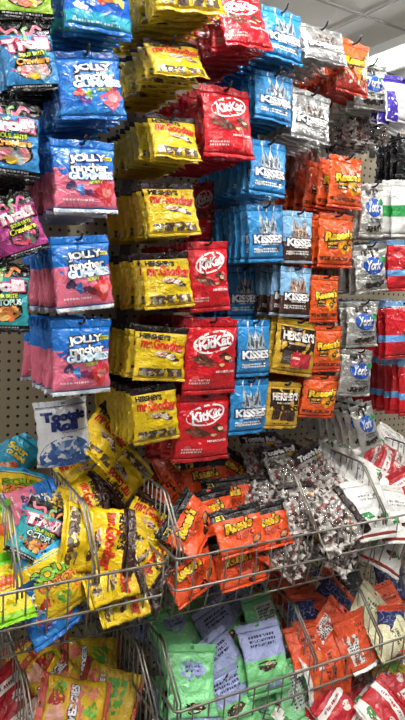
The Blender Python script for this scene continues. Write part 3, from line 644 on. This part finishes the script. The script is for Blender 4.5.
hang_stack('gummy_fish', 0, 0.431, -0.321, 2.085, 0.152, 0.160, 8, -5.7, 0, 10, 0.03, 'bright blue gummy bag', 'top hook of gummy column', hidden=(6, 7, 8, 9))
hang_stack('gummy_blue', 1, 0.422, -0.321, 1.890, 0.149, 0.140, 8, -9.9, 0, 10, 0.03, 'blue fruit gummy bag', 'second hook of gummy column')
hang_stack('gummy_pink', 0, 0.422, -0.320, 1.709, 0.145, 0.154, 6, -4.2, 0, 10, 0.03, 'pink and blue gummy bag', 'third hook of gummy column')
hang_stack('gummy_pink', 1, 0.421, -0.320, 1.506, 0.135, 0.164, 4, -7.0, 0, 10, 0.03, 'pink and blue gummy bag', 'fourth hook of gummy column')
hang_stack('gummy_pink', 2, 0.433, -0.320, 1.321, 0.141, 0.171, 2, -2.2, 0, 11, 0.026, 'pink and blue gummy bag', 'fifth hook of gummy column')
hang_stack('yellow_bar', 0, 0.617, -0.322, 2.149, 0.168, 0.166, 24, -8.3, 0, 9, 0.034, 'yellow chocolate bag', 'top hook of yellow column')
hang_stack('yellow_bar', 1, 0.618, -0.321, 1.954, 0.138, 0.102, 32, -7.8, 0, 9, 0.034, 'yellow chocolate bag', 'second hook of yellow column')
hang_stack('yellow_bar', 2, 0.629, -0.321, 1.795, 0.122, 0.113, 26, -2.0, 0, 9, 0.032, 'yellow chocolate bag', 'third hook of yellow column')
hang_stack('yellow_bar', 0, 0.630, -0.321, 1.646, 0.134, 0.127, 16, -6.5, 0, 9, 0.032, 'yellow chocolate bag', 'fourth hook of yellow column')
hang_stack('yellow_bar', 1, 0.632, -0.321, 1.485, 0.133, 0.133, 10, -5.9, 0, 9, 0.032, 'yellow chocolate bag', 'fifth hook of yellow column')
hang_stack('yellow_bar', 2, 0.636, -0.320, 1.309, 0.142, 0.133, 6, 3.2, 0, 10, 0.03, 'yellow chocolate bag', 'sixth hook of yellow column', hidden=(9,))
hang_stack('yellow_bar', 0, 0.621, -0.320, 1.163, 0.124, 0.142, 4, -6.3, 0, 10, 0.03, 'yellow chocolate bag', 'seventh hook of yellow column')
hang_stack('red_wafer', 0, 0.777, -0.322, 2.094, 0.135, 0.147, 26, -8.0, 0, 8, 0.036, 'red chocolate wafer bag', 'top hook of red column')
hang_stack('red_wafer', 1, 0.770, -0.321, 1.885, 0.140, 0.168, 10, -3.5, 0, 10, 0.03, 'red chocolate wafer bag', 'second hook of red column')
hang_stack('red_wafer', 2, 0.823, -0.130, 1.689, 0.079, 0.156, 2, -9.5, 0, 3, 0.03, 'dark red wafer bag', 'short hook behind red column')
hang_stack('red_wafer', 2, 0.746, -0.320, 1.519, 0.116, 0.172, 4, -5.3, 0, 10, 0.03, 'red chocolate wafer bag', 'fourth hook of red column')
hang_stack('red_wafer', 0, 0.775, -0.320, 1.328, 0.160, 0.193, 3, 0.0, 0, 10, 0.03, 'red chocolate wafer bag', 'fifth hook of red column')
hang_stack('red_wafer', 1, 0.767, -0.320, 1.135, 0.161, 0.177, 3, 0.3, 0, 10, 0.03, 'red chocolate wafer bag', 'sixth hook of red column', hidden=(5, 7, 8, 9))
hang_stack('drop_blue', 0, 0.915, -0.321, 2.094, 0.118, 0.130, 14, 1.0, 0, 10, 0.03, 'blue chocolate drop bag', 'top hook of blue drop column')
hang_stack('drop_blue', 1, 0.909, -0.320, 1.946, 0.117, 0.120, 8, 0.7, 0, 10, 0.03, 'blue chocolate drop bag', 'second hook of blue drop column', hidden=(6, 7, 8, 9))
hang_stack('drop_blue', 2, 0.907, -0.320, 1.781, 0.113, 0.136, 8, 1.7, 0, 10, 0.03, 'blue chocolate drop bag', 'third hook of blue drop column')
hang_stack('drop_blue', 0, 0.909, -0.320, 1.626, 0.112, 0.146, 4, -5.0, 0, 10, 0.03, 'blue chocolate drop bag', 'fourth hook of blue drop column')
hang_stack('drop_blue', 1, 0.935, -0.200, 1.466, 0.107, 0.146, 3, -2.5, 0, 6, 0.03, 'blue chocolate drop bag', 'fifth hook of blue drop column')
hang_stack('drop_blue', 2, 0.903, -0.320, 1.328, 0.105, 0.150, 3, -2.0, 0, 10, 0.03, 'blue chocolate drop bag', 'sixth hook of blue drop column', hidden=(4, 6, 7, 9))
hang_stack('drop_blue', 0, 0.903, -0.320, 1.170, 0.123, 0.149, 3, -0.3, 0, 10, 0.03, 'blue chocolate drop bag', 'seventh hook of blue drop column', hidden=(3, 4, 5, 6, 7, 8, 9))
hang_stack('drop_silver', 0, 1.041, -0.321, 2.084, 0.144, 0.100, 22, -2.2, 0, 8, 0.036, 'silver drop bag', 'top hook of silver and gold column', hidden=(6, 7))
hang_stack('drop_silver', 1, 1.031, -0.320, 1.922, 0.129, 0.125, 8, 2.2, 0, 10, 0.03, 'silver drop bag', 'second hook of silver and gold column', hidden=(7, 8, 9))
hang_stack('red_foil', 0, 1.141, -0.160, 1.840, 0.104, 0.137, 2, -1.5, 0, 4, 0.03, 'dull red foil bag', 'third hook of silver and gold column', hidden=(2, 3))
hang_stack('drop_brown', 0, 1.018, -0.320, 1.620, 0.102, 0.137, 4, -2.0, 0, 10, 0.03, 'pale blue almond bag', 'fourth hook of silver and gold column')
hang_stack('drop_brown', 1, 1.027, -0.320, 1.474, 0.106, 0.135, 5, 1.0, 0, 10, 0.03, 'pale blue almond bag', 'fifth hook of silver and gold column', hidden=(5, 6, 7, 8, 9))
hang_stack('gold_choc_red', 0, 1.052, -0.320, 1.331, 0.146, 0.154, 4, 7.5, 0, 10, 0.03, 'gold miniatures bag', 'sixth hook of silver and gold column', hidden=(5, 6, 7, 8, 9))
hang_stack('gold_choc_brown', 1, 1.022, -0.320, 1.158, 0.120, 0.130, 3, 4.1, 0, 10, 0.03, 'gold nuggets bag', 'seventh hook of silver and gold column', hidden=(6, 7, 8, 9))
hang_stack('orange_minis', 0, 1.157, -0.320, 2.077, 0.114, 0.138, 6, 0.8, 0, 7, 0.04, 'orange bag with foil cups', 'top hook of orange column', hidden=(5, 6))
hang_stack('orange_cups', 1, 1.168, -0.320, 1.781, 0.122, 0.139, 5, -0.2, 0, 6, 0.05, 'orange cup bag', 'second hook of orange column')
hang_stack('orange_cups', 2, 1.153, -0.320, 1.627, 0.129, 0.148, 4, -1.0, 0, 8, 0.036, 'orange cup bag', 'third hook of orange column', hidden=(6,))
hang_stack('orange_cups', 0, 1.130, -0.320, 1.457, 0.103, 0.131, 3, -1.1, 0, 10, 0.03, 'orange cup bag', 'fourth hook of orange column', hidden=(5, 6, 7, 8, 9))
hang_stack('orange_cups', 1, 1.156, -0.320, 1.316, 0.113, 0.132, 3, 0.0, 0, 10, 0.03, 'orange cup bag', 'fifth hook of orange column', hidden=(2, 4, 5, 6, 7, 8, 9))
hang_stack('orange_cups', 2, 1.154, -0.320, 1.173, 0.133, 0.124, 2, 5.2, 0, 10, 0.03, 'orange cup bag', 'sixth hook of orange column', hidden=(7, 8, 9))
hang_stack('grey_mint', 0, 1.239, -0.300, 2.043, 0.120, 0.122, 4, -3.8, 0, 9, 0.03, 'grey mint bag', 'top hook of grey mint column', hidden=(7, 8))
hang_stack('clear_foil', 0, 1.310, -0.240, 1.954, 0.143, 0.108, 3, -4.0, 0, 7, 0.03, 'clear grey foil bag', 'second hook of grey mint column', hidden=(6,))
hang_stack('grey_mint', 1, 1.271, -0.320, 1.720, 0.075, 0.148, 4, -3.7, -18, 10, 0.03, 'grey mint bag', 'third hook of grey mint column', hidden=(5, 6, 7, 8, 9))
hang_stack('grey_mint', 2, 1.283, -0.320, 1.554, 0.126, 0.140, 3, -8.0, 0, 10, 0.03, 'grey mint bag', 'fourth hook of grey mint column', hidden=(8, 9))
hang_stack('grey_mint', 0, 1.280, -0.320, 1.389, 0.123, 0.134, 3, -2.5, 0, 10, 0.03, 'grey mint bag', 'fifth hook of grey mint column', hidden=(6, 7, 8, 9))
hang_stack('grey_mint', 1, 1.283, -0.320, 1.246, 0.127, 0.139, 3, 2.8, 0, 10, 0.03, 'grey mint bag', 'sixth hook of grey mint column', hidden=(4, 5, 6, 7, 8, 9))
hang_stack('grey_mint', 2, 1.308, -0.321, 1.081, 0.072, 0.148, 3, -21.2, -14, 8, 0.036, 'grey mint bag', 'seventh hook of grey mint column')
hang_stack('grey_mint', 0, 1.256, -0.150, 1.852, 0.109, 0.119, 2, -3.1, 0, 4, 0.03, 'small grey mint bag', 'short hook behind orange column', hidden=(2, 3))
hang_stack('purple_bar', 0, 1.353, -0.320, 2.024, 0.152, 0.128, 8, -3.1, 0, 4, 0.03, 'purple and white bag', 'top hook of far right column')
hang_stack('black_bag', 0, 1.563, -0.180, 1.925, 0.149, 0.149, 4, -4.7, 0, 4, 0.03, 'plain black bag', 'second hook of far right column')
hang_stack('white_green', 0, 1.428, -0.320, 1.749, 0.171, 0.164, 3, -4.7, 0, 5, 0.034, 'white and green bag', 'third hook of far right column')
hang_stack('red_stripe', 0, 1.426, -0.320, 1.576, 0.153, 0.150, 4, -4.4, 0, 6, 0.034, 'red and blue bag', 'fourth hook of far right column', hidden=(5,))
hang_stack('red_stripe', 1, 1.452, -0.320, 1.395, 0.158, 0.176, 4, -2.6, 0, 7, 0.034, 'red and blue bag', 'fifth hook of far right column')
hang_stack('red_stripe', 2, 1.543, -0.320, 1.211, 0.154, 0.176, 4, -4.2, -10, 9, 0.03, 'red and blue bag', 'sixth hook of far right column')
hang_stack('red_wafer', 1, 0.770, -0.070, 0.982, 0.075, 0.092, 2, 0.7, 0, 2, 0.03, 'small dark red bag', 'short hook under yellow column')

# ================================================================ loose bags in the baskets
def loose(kn, seed, x, y, z, rx, ry, rz, w, h, label, group):
    K = KINDS[kn]; M = Matrix.Translation((x, y, z)) @ Euler((rx, ry, rz), 'XYZ').to_matrix().to_4x4() @ Matrix.Translation((0, 0, -h/2))
    make_bag(kn, seed, True, M, (w/K['w'], (w/K['w']+h/K['h'])/2, h/K['h']), label, K.get('cat', 'candy bag'), group)
loose('lime_sour', 0, 0.269, -0.243, 0.793, -0.565, -0.149, 0.268, 0.133, 0.161, 'yellow and lime sour candy bag at the left edge of upper basket', None)
loose('lime_sour', 1, 0.257, -0.360, 0.725, -0.701, -0.088, 0.074, 0.126, 0.153, 'lower yellow and lime sour bag beneath another at left edge', None)
loose('teal_gummy', 0, 0.354, -0.028, 0.923, -0.653, 0.605, -0.411, 0.117, 0.140, 'teal gummy bag lying at the back of the left basket', None)
loose('sour_kids', 1, 0.350, -0.127, 0.860, -1.001, 0.177, -0.269, 0.140, 0.153, 'yellow sour candy bag lying flat with light blue top strip', None)
loose('gummy_pink', 1, 0.374, -0.195, 0.839, -1.294, 0.802, -1.195, 0.126, 0.144, 'pink and blue gummy bag lying sideways in the left basket', None)
loose('worm_teal', 1, 0.356, -0.316, 0.827, -0.613, 0.517, -0.334, 0.117, 0.140, 'black and teal worm bag tossed on top of left basket', None)
loose('sour_kids', 0, 0.379, -0.375, 0.735, -0.442, -0.314, 0.145, 0.140, 0.153, 'yellow sour candy bag standing behind the left front wires', None)
loose('gummy_blue', 2, 0.355, -0.378, 0.679, -0.375, -0.367, 0.140, 0.126, 0.144, 'blue gummy bag pressed low against the left front wires', None)
loose('white_blue_roll', 0, 0.446, -0.190, 1.026, -0.140, -0.080, 0.011, 0.141, 0.168, 'white and blue chewy roll bag standing at the basket back', None)
loose('yellow_loose', 1, 0.561, -0.170, 1.001, -0.665, 0.706, -0.471, 0.135, 0.151, 'yellow chocolate bag leaning upright beside the white and blue bag', None)
loose('yellow_loose', 2, 0.520, -0.105, 0.896, -0.727, -0.255, 0.221, 0.135, 0.151, 'yellow chocolate bag lying directly below the white and blue bag', None)
loose('yellow_loose', 0, 0.618, -0.148, 0.885, -2.215, -0.692, 2.437, 0.135, 0.151, 'yellow chocolate bag with silver window facing up beside the right divider', None)
loose('yellow_loose', 1, 0.484, -0.205, 0.836, -1.462, 0.832, -1.424, 0.135, 0.151, 'yellow chocolate bag half hidden in the middle of yellow pile', None)
loose('yellow_loose', 2, 0.645, -0.280, 0.789, -0.825, 0.577, -0.534, 0.135, 0.151, 'yellow chocolate bag lying against the right divider of the yellow pile', None)
loose('yellow_loose', 0, 0.485, -0.346, 0.806, -1.960, 0.961, -2.035, 0.163, 0.183, 'yellow chocolate bag turned sideways, topmost and largest of the pile', None)
loose('yellow_loose', 1, 0.618, -0.336, 0.732, -2.131, 0.441, -2.543, 0.135, 0.151, 'yellow chocolate bag tucked under the front right of the yellow pile', None)
loose('yellow_loose', 2, 0.512, -0.375, 0.728, -1.503, 0.608, -1.452, 0.135, 0.151, 'yellow chocolate bag lying low behind the front wires, upper one', None)
loose('yellow_loose', 0, 0.541, -0.375, 0.666, -1.526, 0.522, -1.480, 0.135, 0.151, 'yellow chocolate bag lying low behind the front wires, lower one', None)
loose('thin_cups', 0, 0.884, -0.165, 0.848, -0.611, 0.020, -0.014, 0.155, 0.124, 'orange thin cup bag at the back of the orange pile under red bag', None)
loose('thin_cups', 1, 0.981, -0.140, 0.854, -0.628, 0.553, -0.364, 0.155, 0.124, 'orange thin cup bag at back right, against the divider', None)
loose('thin_cups', 2, 0.908, -0.253, 0.816, -0.611, 0.023, -0.016, 0.155, 0.124, 'orange thin cup bag third up from the front wires', None)
loose('thin_cups', 0, 0.826, -0.301, 0.804, -0.613, -0.069, 0.049, 0.155, 0.124, 'orange thin cup bag with yellow tag, second up from front', None)
loose('thin_cups', 1, 0.984, -0.346, 0.758, -0.612, -0.046, 0.032, 0.155, 0.124, 'orange thin cup bag at right end of the orange pile', None)
loose('thin_cups', 2, 0.741, -0.328, 0.792, -0.782, -0.655, 0.544, 0.155, 0.124, 'orange thin cup bag rotated on its side at the left of pile', None)
loose('thin_cups', 1, 0.869, -0.378, 0.778, -0.577, -0.052, 0.034, 0.155, 0.124, 'orange thin cup bag topmost in the front middle of pile', None)
loose('thin_cups', 0, 0.879, -0.375, 0.684, -0.489, -0.054, 0.029, 0.155, 0.124, 'orange thin cup bag seen through the front wires under the topmost one', None)
loose('thin_cups', 2, 0.729, -0.370, 0.683, -0.548, -0.287, 0.171, 0.155, 0.124, 'orange thin cup bag low behind the front wires at left corner', None)
loose('brown_clear', 0, 1.079, -0.160, 0.895, -0.595, 0.061, -0.041, 0.135, 0.158, 'clear bag of wrapped sweets with brown header, at the back by blue bags', None)
loose('brown_clear', 1, 1.123, -0.219, 0.871, -0.665, -0.068, 0.054, 0.135, 0.158, 'clear bag of wrapped sweets with brown header, second from the back', None)
loose('brown_clear', 2, 1.238, -0.243, 0.860, -0.718, -0.217, 0.186, 0.137, 0.160, 'clear bag of wrapped sweets with brown header, by the white bags', None)
loose('clear_sweets', 0, 1.020, -0.278, 0.810, -0.667, 0.092, -0.072, 0.131, 0.149, 'clear bag of wrapped sweets against the left divider beside orange pile', None)
loose('clear_sweets', 1, 1.115, -0.336, 0.794, -0.664, 0.051, -0.040, 0.131, 0.149, 'clear bag of wrapped sweets topmost in the middle of clear pile', None)
loose('clear_sweets', 2, 1.198, -0.378, 0.749, -1.117, 0.879, -1.006, 0.155, 0.176, 'clear bag of wrapped sweets with brown header at front right divider', None)
loose('clear_sweets', 0, 1.053, -0.375, 0.693, -0.718, 0.634, -0.477, 0.131, 0.149, 'clear bag of wrapped sweets low behind front wires, left one', None)
loose('clear_sweets', 1, 1.234, -0.375, 0.667, -0.694, 0.594, -0.436, 0.131, 0.149, 'clear bag of wrapped sweets low behind front wires, right one', None)
loose('white_mint', 0, 1.356, -0.204, 0.848, -0.974, -0.546, 0.653, 0.153, 0.184, 'white mint bag at the back left against clear bags', None)
loose('white_mint', 1, 1.419, -0.278, 0.831, -1.005, -0.494, 0.642, 0.153, 0.184, 'white mint bag second from the left in white pile', None)
loose('white_mint', 2, 1.346, -0.378, 0.771, -0.663, 0.017, -0.014, 0.153, 0.184, 'white mint bag with green mark, front of white pile', None)
loose('white_mint', 0, 1.463, -0.378, 0.732, -0.673, 0.154, -0.121, 0.153, 0.184, 'white mint bag at the right front of white pile', None)
loose('white_mint', 1, 1.441, -0.370, 0.642, -0.615, 0.522, -0.339, 0.153, 0.184, 'white mint bag low behind the right front wires', None)
loose('red_white', 0, 1.560, -0.256, 0.822, -0.879, -0.518, 0.538, 0.140, 0.158, 'red and white candy bag beyond the white mint bags', None)
loose('red_white', 1, 1.562, -0.330, 0.778, -0.747, -0.174, 0.159, 0.140, 0.158, 'red and white candy bag at right edge of upper basket', None)
loose('red_white', 2, 1.588, -0.185, 0.846, -0.900, -0.546, 0.579, 0.140, 0.158, 'red and cream candy bag behind the other red and white bag', None)
loose('fruit_wedge', 1, 0.424, -0.207, 0.360, -1.060, -0.351, 0.551, 0.149, 0.180, 'dim yellow fruit candy bag at left back of lower basket', None)
loose('fruit_green', 0, 0.537, -0.203, 0.377, -1.299, -0.840, 1.213, 0.135, 0.167, 'yellow fruit bag with green panel at back of lower basket', None)
loose('fruit_green', 1, 0.544, -0.304, 0.349, -1.087, -0.668, 0.867, 0.135, 0.167, 'yellow fruit bag with green panel at right by the divider', None)
loose('fruit_wedge', 0, 0.441, -0.336, 0.362, -1.139, -0.785, 0.993, 0.149, 0.180, 'yellow and pink fruit wedge bag, front of lower left basket', None)
loose('red_white', 1, 0.298, -0.250, 0.358, -0.754, -0.352, 0.313, 0.140, 0.158, 'dark red bag in the lower left corner of photo', None)
loose('mint_green', 1, 0.948, -0.138, 0.426, -0.700, -0.060, 0.050, 0.144, 0.184, 'green and lavender bag at the far back, shaded', None)
loose('mint_lavender', 1, 1.020, -0.190, 0.404, -0.799, -0.249, 0.248, 0.140, 0.184, 'lavender topped bag at the back by the orange bags', None)
loose('mint_back', 0, 1.067, -0.254, 0.401, -0.525, -0.069, 0.040, 0.122, 0.162, 'green bag turned to show its white printed back', None)
loose('mint_lavender', 2, 0.926, -0.250, 0.395, -0.760, -0.239, 0.221, 0.140, 0.184, 'lavender and green bag half hidden in the middle', None)
loose('mint_green', 0, 0.783, -0.229, 0.412, -0.700, -0.074, 0.062, 0.144, 0.184, 'green bag with lavender patch at the left divider, upper one', None)
loose('mint_lavender', 1, 0.859, -0.365, 0.372, -0.663, -0.300, 0.226, 0.140, 0.184, 'slanted lavender and green bag left of the front upright one', None)
loose('mint_green', 2, 0.744, -0.386, 0.375, -0.676, 0.179, -0.142, 0.144, 0.184, 'green bag with round lavender patch, front left, lower one', None)
loose('mint_lavender', 0, 0.982, -0.385, 0.380, -0.559, 0.027, -0.017, 0.144, 0.190, 'upright lavender and green bag, largest at the front right', None)
loose('mint_lavender', 2, 0.860, -0.415, 0.303, -0.564, -0.132, 0.083, 0.140, 0.184, 'lavender bag low behind the lower front wires', None)
loose('mint_back', 1, 1.066, -0.415, 0.275, -0.565, -0.148, 0.093, 0.122, 0.162, 'green bag low behind lower front wires by the orange bags', None)
loose('orange_plain', 1, 1.276, -0.176, 0.415, -0.614, -0.095, 0.067, 0.131, 0.131, 'orange bag at the back of the orange and navy pile', None)
loose('orange_navy', 0, 1.327, -0.280, 0.402, -1.014, 0.759, -0.836, 0.155, 0.178, 'orange and navy patterned bag lying tilted at the back', None)
loose('orange_navy', 1, 1.208, -0.285, 0.392, -0.667, 0.103, -0.081, 0.122, 0.140, 'orange and navy patterned bag above the plain orange bag', None)
loose('orange_plain', 0, 1.139, -0.384, 0.368, -0.664, 0.027, -0.021, 0.131, 0.131, 'orange bag with dark print, in front left of navy patterned bags', None)
loose('orange_back', 0, 1.245, -0.361, 0.385, -0.914, 0.761, -0.730, 0.127, 0.172, 'orange bag with white nutrition panel, tilted', None)
loose('orange_back', 1, 1.308, -0.411, 0.365, -0.561, -0.096, 0.060, 0.122, 0.167, 'orange bag with white panel, leaning on the divider', None)
loose('orange_plain', 2, 1.173, -0.415, 0.313, -1.620, 0.942, -1.631, 0.167, 0.167, 'orange bag with white end, lying sideways at the front', None)
loose('orange_back', 2, 1.212, -0.415, 0.243, -0.874, 0.861, -0.737, 0.099, 0.135, 'orange bag low behind lower front wires', None)
loose('navy_bag', 0, 1.639, -0.233, 0.397, -0.669, 0.125, -0.098, 0.126, 0.144, 'dark navy patterned bag at back right of lower basket', None)
loose('black_bag', 1, 1.495, -0.181, 0.408, -0.663, 0.010, -0.008, 0.117, 0.153, 'black candy bag in the shade at back of lower basket', None)
loose('orange_plain', 1, 1.556, -0.305, 0.378, -0.665, -0.066, 0.051, 0.131, 0.131, 'orange bag at right, behind the cream bag', None)
loose('orange_navy', 2, 1.492, -0.397, 0.351, -0.618, 0.142, -0.100, 0.122, 0.140, 'orange bag at right edge beside the cream bag', None)
loose('cream_bag', 0, 1.397, -0.354, 0.392, -0.799, 0.798, -0.495, 0.126, 0.192, 'cream bag with dark print standing tilted', None)
loose('cream_bag', 1, 1.440, -0.415, 0.333, -1.466, 0.833, -1.429, 0.104, 0.158, 'cream bag lying sideways behind the lower front wires', None)
loose('fruit_green', 2, 1.471, -0.415, 0.241, -0.713, 0.627, -0.470, 0.135, 0.167, 'green and yellow bag low behind lower front wires at right', None)
loose('red_white', 0, 1.184, -0.370, 0.207, -0.920, -0.274, 0.342, 0.140, 0.158, 'red and white candy bag on the bottom shelf, leftmost of the top row', None)
loose('red_white', 1, 1.313, -0.405, 0.212, -0.868, -0.230, 0.263, 0.140, 0.158, 'red and white candy bag on the bottom shelf, middle of the top row', None)
loose('red_white', 2, 1.442, -0.447, 0.208, -0.841, -0.079, 0.088, 0.140, 0.158, 'red and white candy bag on the bottom shelf, right end of the top row', None)
loose('red_white', 1, 1.070, -0.454, 0.219, -1.148, 0.662, -0.938, 0.140, 0.158, 'red and white candy bag on the bottom shelf, front left', None)
loose('red_white', 2, 1.185, -0.493, 0.215, -0.864, -0.330, 0.362, 0.140, 0.158, 'red and white candy bag on the bottom shelf, front middle', None)
loose('red_white', 0, 1.318, -0.535, 0.208, -1.243, 0.708, -1.090, 0.144, 0.163, 'red and white candy bag on the bottom shelf, front right', None)
loose('red_white', 0, 0.975, -0.402, 0.213, -0.853, -0.166, 0.187, 0.140, 0.158, 'red and white candy bag on the bottom shelf, at the far left', None)
loose('yellow_loose', 0, 0.521, -0.319, 0.703, -1.733, 0.650, -1.692, 0.138, 0.155, 'yellow chocolate bag buried in the yellow pile', 'yellow chocolate bag buried in the yellow pile')
loose('yellow_loose', 2, 0.537, -0.108, 0.834, -1.329, 0.457, -0.789, 0.138, 0.155, 'yellow chocolate bag buried in the yellow pile', 'yellow chocolate bag buried in the yellow pile')
loose('yellow_loose', 1, 0.553, -0.213, 0.769, -1.036, 0.330, -0.478, 0.138, 0.155, 'yellow chocolate bag buried in the yellow pile', 'yellow chocolate bag buried in the yellow pile')
loose('yellow_loose', 2, 0.527, -0.101, 0.824, -1.279, -0.594, 0.939, 0.138, 0.155, 'yellow chocolate bag buried in the yellow pile', 'yellow chocolate bag buried in the yellow pile')
loose('yellow_loose', 2, 0.585, -0.108, 0.834, -0.918, 0.188, -0.479, 0.138, 0.155, 'yellow chocolate bag buried in the yellow pile', 'yellow chocolate bag buried in the yellow pile')
loose('thin_cups', 0, 0.755, -0.319, 0.713, -0.900, 0.329, -0.514, 0.158, 0.127, 'orange thin cup bag buried in the orange pile', 'orange thin cup bag buried in the orange pile')
loose('thin_cups', 2, 0.816, -0.108, 0.844, -1.317, 0.723, -1.120, 0.158, 0.127, 'orange thin cup bag buried in the orange pile', 'orange thin cup bag buried in the orange pile')
loose('thin_cups', 0, 0.977, -0.313, 0.703, -1.280, 0.472, -0.878, 0.158, 0.127, 'orange thin cup bag buried in the orange pile', 'orange thin cup bag buried in the orange pile')
loose('thin_cups', 2, 0.778, -0.101, 0.834, -1.128, -0.416, 0.518, 0.158, 0.127, 'orange thin cup bag buried in the orange pile', 'orange thin cup bag buried in the orange pile')
loose('thin_cups', 0, 0.939, -0.319, 0.713, -1.176, 0.328, -0.593, 0.158, 0.127, 'orange thin cup bag buried in the orange pile', 'orange thin cup bag buried in the orange pile')
loose('thin_cups', 2, 1.000, -0.108, 0.844, -1.815, 0.526, -2.041, 0.158, 0.127, 'orange thin cup bag buried in the orange pile', 'orange thin cup bag buried in the orange pile')
loose('clear_sweets', 0, 1.175, -0.319, 0.725, -1.952, 0.367, -2.700, 0.133, 0.152, 'clear bag of wrapped sweets buried in its pile', 'clear bag of wrapped sweets buried in its pile')
loose('clear_sweets', 2, 1.201, -0.107, 0.863, -1.070, 0.525, -0.705, 0.133, 0.152, 'clear bag of wrapped sweets buried in its pile', 'clear bag of wrapped sweets buried in its pile')
loose('clear_sweets', 0, 1.269, -0.312, 0.715, -1.323, -0.438, 0.832, 0.133, 0.152, 'clear bag of wrapped sweets buried in its pile', 'clear bag of wrapped sweets buried in its pile')
loose('white_mint', 2, 1.504, -0.108, 0.866, -0.999, 0.522, -0.474, 0.156, 0.189, 'white mint bag buried in the white pile', 'white mint bag buried in the white pile')
loose('white_mint', 2, 1.467, -0.102, 0.856, -1.276, 0.631, -1.255, 0.156, 0.189, 'white mint bag buried in the white pile', 'white mint bag buried in the white pile')
loose('white_mint', 2, 1.681, -0.108, 0.866, -1.188, 0.626, -1.004, 0.156, 0.189, 'white mint bag buried in the white pile', 'white mint bag buried in the white pile')
loose('gummy_blue', 0, 0.393, -0.312, 0.679, -1.105, -0.555, 0.779, 0.129, 0.147, 'sour or gummy candy bag buried in the left basket', 'sour or gummy candy bag buried in the left basket')
loose('fruit_wedge', 2, 0.426, -0.120, 0.357, -1.242, 0.624, -1.141, 0.152, 0.184, 'yellow fruit candy bag buried in the lower left basket', 'yellow fruit candy bag buried in the lower left basket')
loose('fruit_wedge', 1, 0.456, -0.238, 0.319, -2.142, 0.541, -2.411, 0.152, 0.184, 'yellow fruit candy bag buried in the lower left basket', 'yellow fruit candy bag buried in the lower left basket')
loose('fruit_green', 2, 0.407, -0.116, 0.346, -0.969, -0.227, 0.110, 0.138, 0.170, 'yellow fruit candy bag buried in the lower left basket', 'yellow fruit candy bag buried in the lower left basket')
loose('mint_green', 0, 0.755, -0.355, 0.303, -1.778, 0.562, -1.799, 0.147, 0.189, 'green and lavender bag buried in the pile', 'green and lavender bag buried in the pile')
loose('mint_green', 2, 0.819, -0.118, 0.402, -1.651, 0.589, -1.833, 0.147, 0.189, 'green and lavender bag buried in the pile', 'green and lavender bag buried in the pile')
loose('mint_lavender', 0, 0.986, -0.350, 0.292, -1.047, 0.361, -0.452, 0.143, 0.189, 'green and lavender bag buried in the pile', 'green and lavender bag buried in the pile')
loose('mint_lavender', 2, 0.779, -0.113, 0.391, -1.283, -0.593, 1.107, 0.143, 0.189, 'green and lavender bag buried in the pile', 'green and lavender bag buried in the pile')
loose('mint_green', 0, 0.946, -0.355, 0.303, -1.597, 0.558, -1.640, 0.147, 0.189, 'green and lavender bag buried in the pile', 'green and lavender bag buried in the pile')
loose('mint_green', 2, 1.010, -0.118, 0.402, -1.554, 0.589, -1.412, 0.147, 0.189, 'green and lavender bag buried in the pile', 'green and lavender bag buried in the pile')
loose('mint_green', 1, 0.804, -0.236, 0.352, -1.645, 0.740, -1.470, 0.147, 0.189, 'green and lavender bag buried in the pile', 'green and lavender bag buried in the pile')
loose('orange_plain', 0, 1.195, -0.355, 0.307, -1.277, 0.707, -1.121, 0.133, 0.133, 'orange or navy candy bag buried in the pile', 'orange or navy candy bag buried in the pile')
loose('orange_plain', 2, 1.216, -0.118, 0.403, -1.635, 0.622, -1.567, 0.133, 0.133, 'orange or navy candy bag buried in the pile', 'orange or navy candy bag buried in the pile')
loose('orange_plain', 1, 1.237, -0.237, 0.355, -1.591, 0.651, -1.643, 0.133, 0.133, 'orange or navy candy bag buried in the pile', 'orange or navy candy bag buried in the pile')
loose('orange_navy', 2, 1.203, -0.114, 0.391, -1.017, 0.387, -0.481, 0.124, 0.143, 'orange or navy candy bag buried in the pile', 'orange or navy candy bag buried in the pile')
loose('orange_navy', 1, 1.224, -0.232, 0.343, -0.985, 0.205, -0.444, 0.124, 0.143, 'orange or navy candy bag buried in the pile', 'orange or navy candy bag buried in the pile')
loose('orange_plain', 2, 1.481, -0.119, 0.404, -1.167, 0.359, -0.875, 0.133, 0.133, 'orange or navy bag buried at the lower right', 'orange or navy bag buried at the lower right')
loose('orange_plain', 1, 1.507, -0.237, 0.359, -1.502, 0.592, -1.399, 0.133, 0.133, 'orange or navy bag buried at the lower right', 'orange or navy bag buried at the lower right')
loose('navy_bag', 2, 1.465, -0.115, 0.393, -1.220, 0.463, -1.161, 0.129, 0.147, 'orange or navy bag buried at the lower right', 'orange or navy bag buried at the lower right')
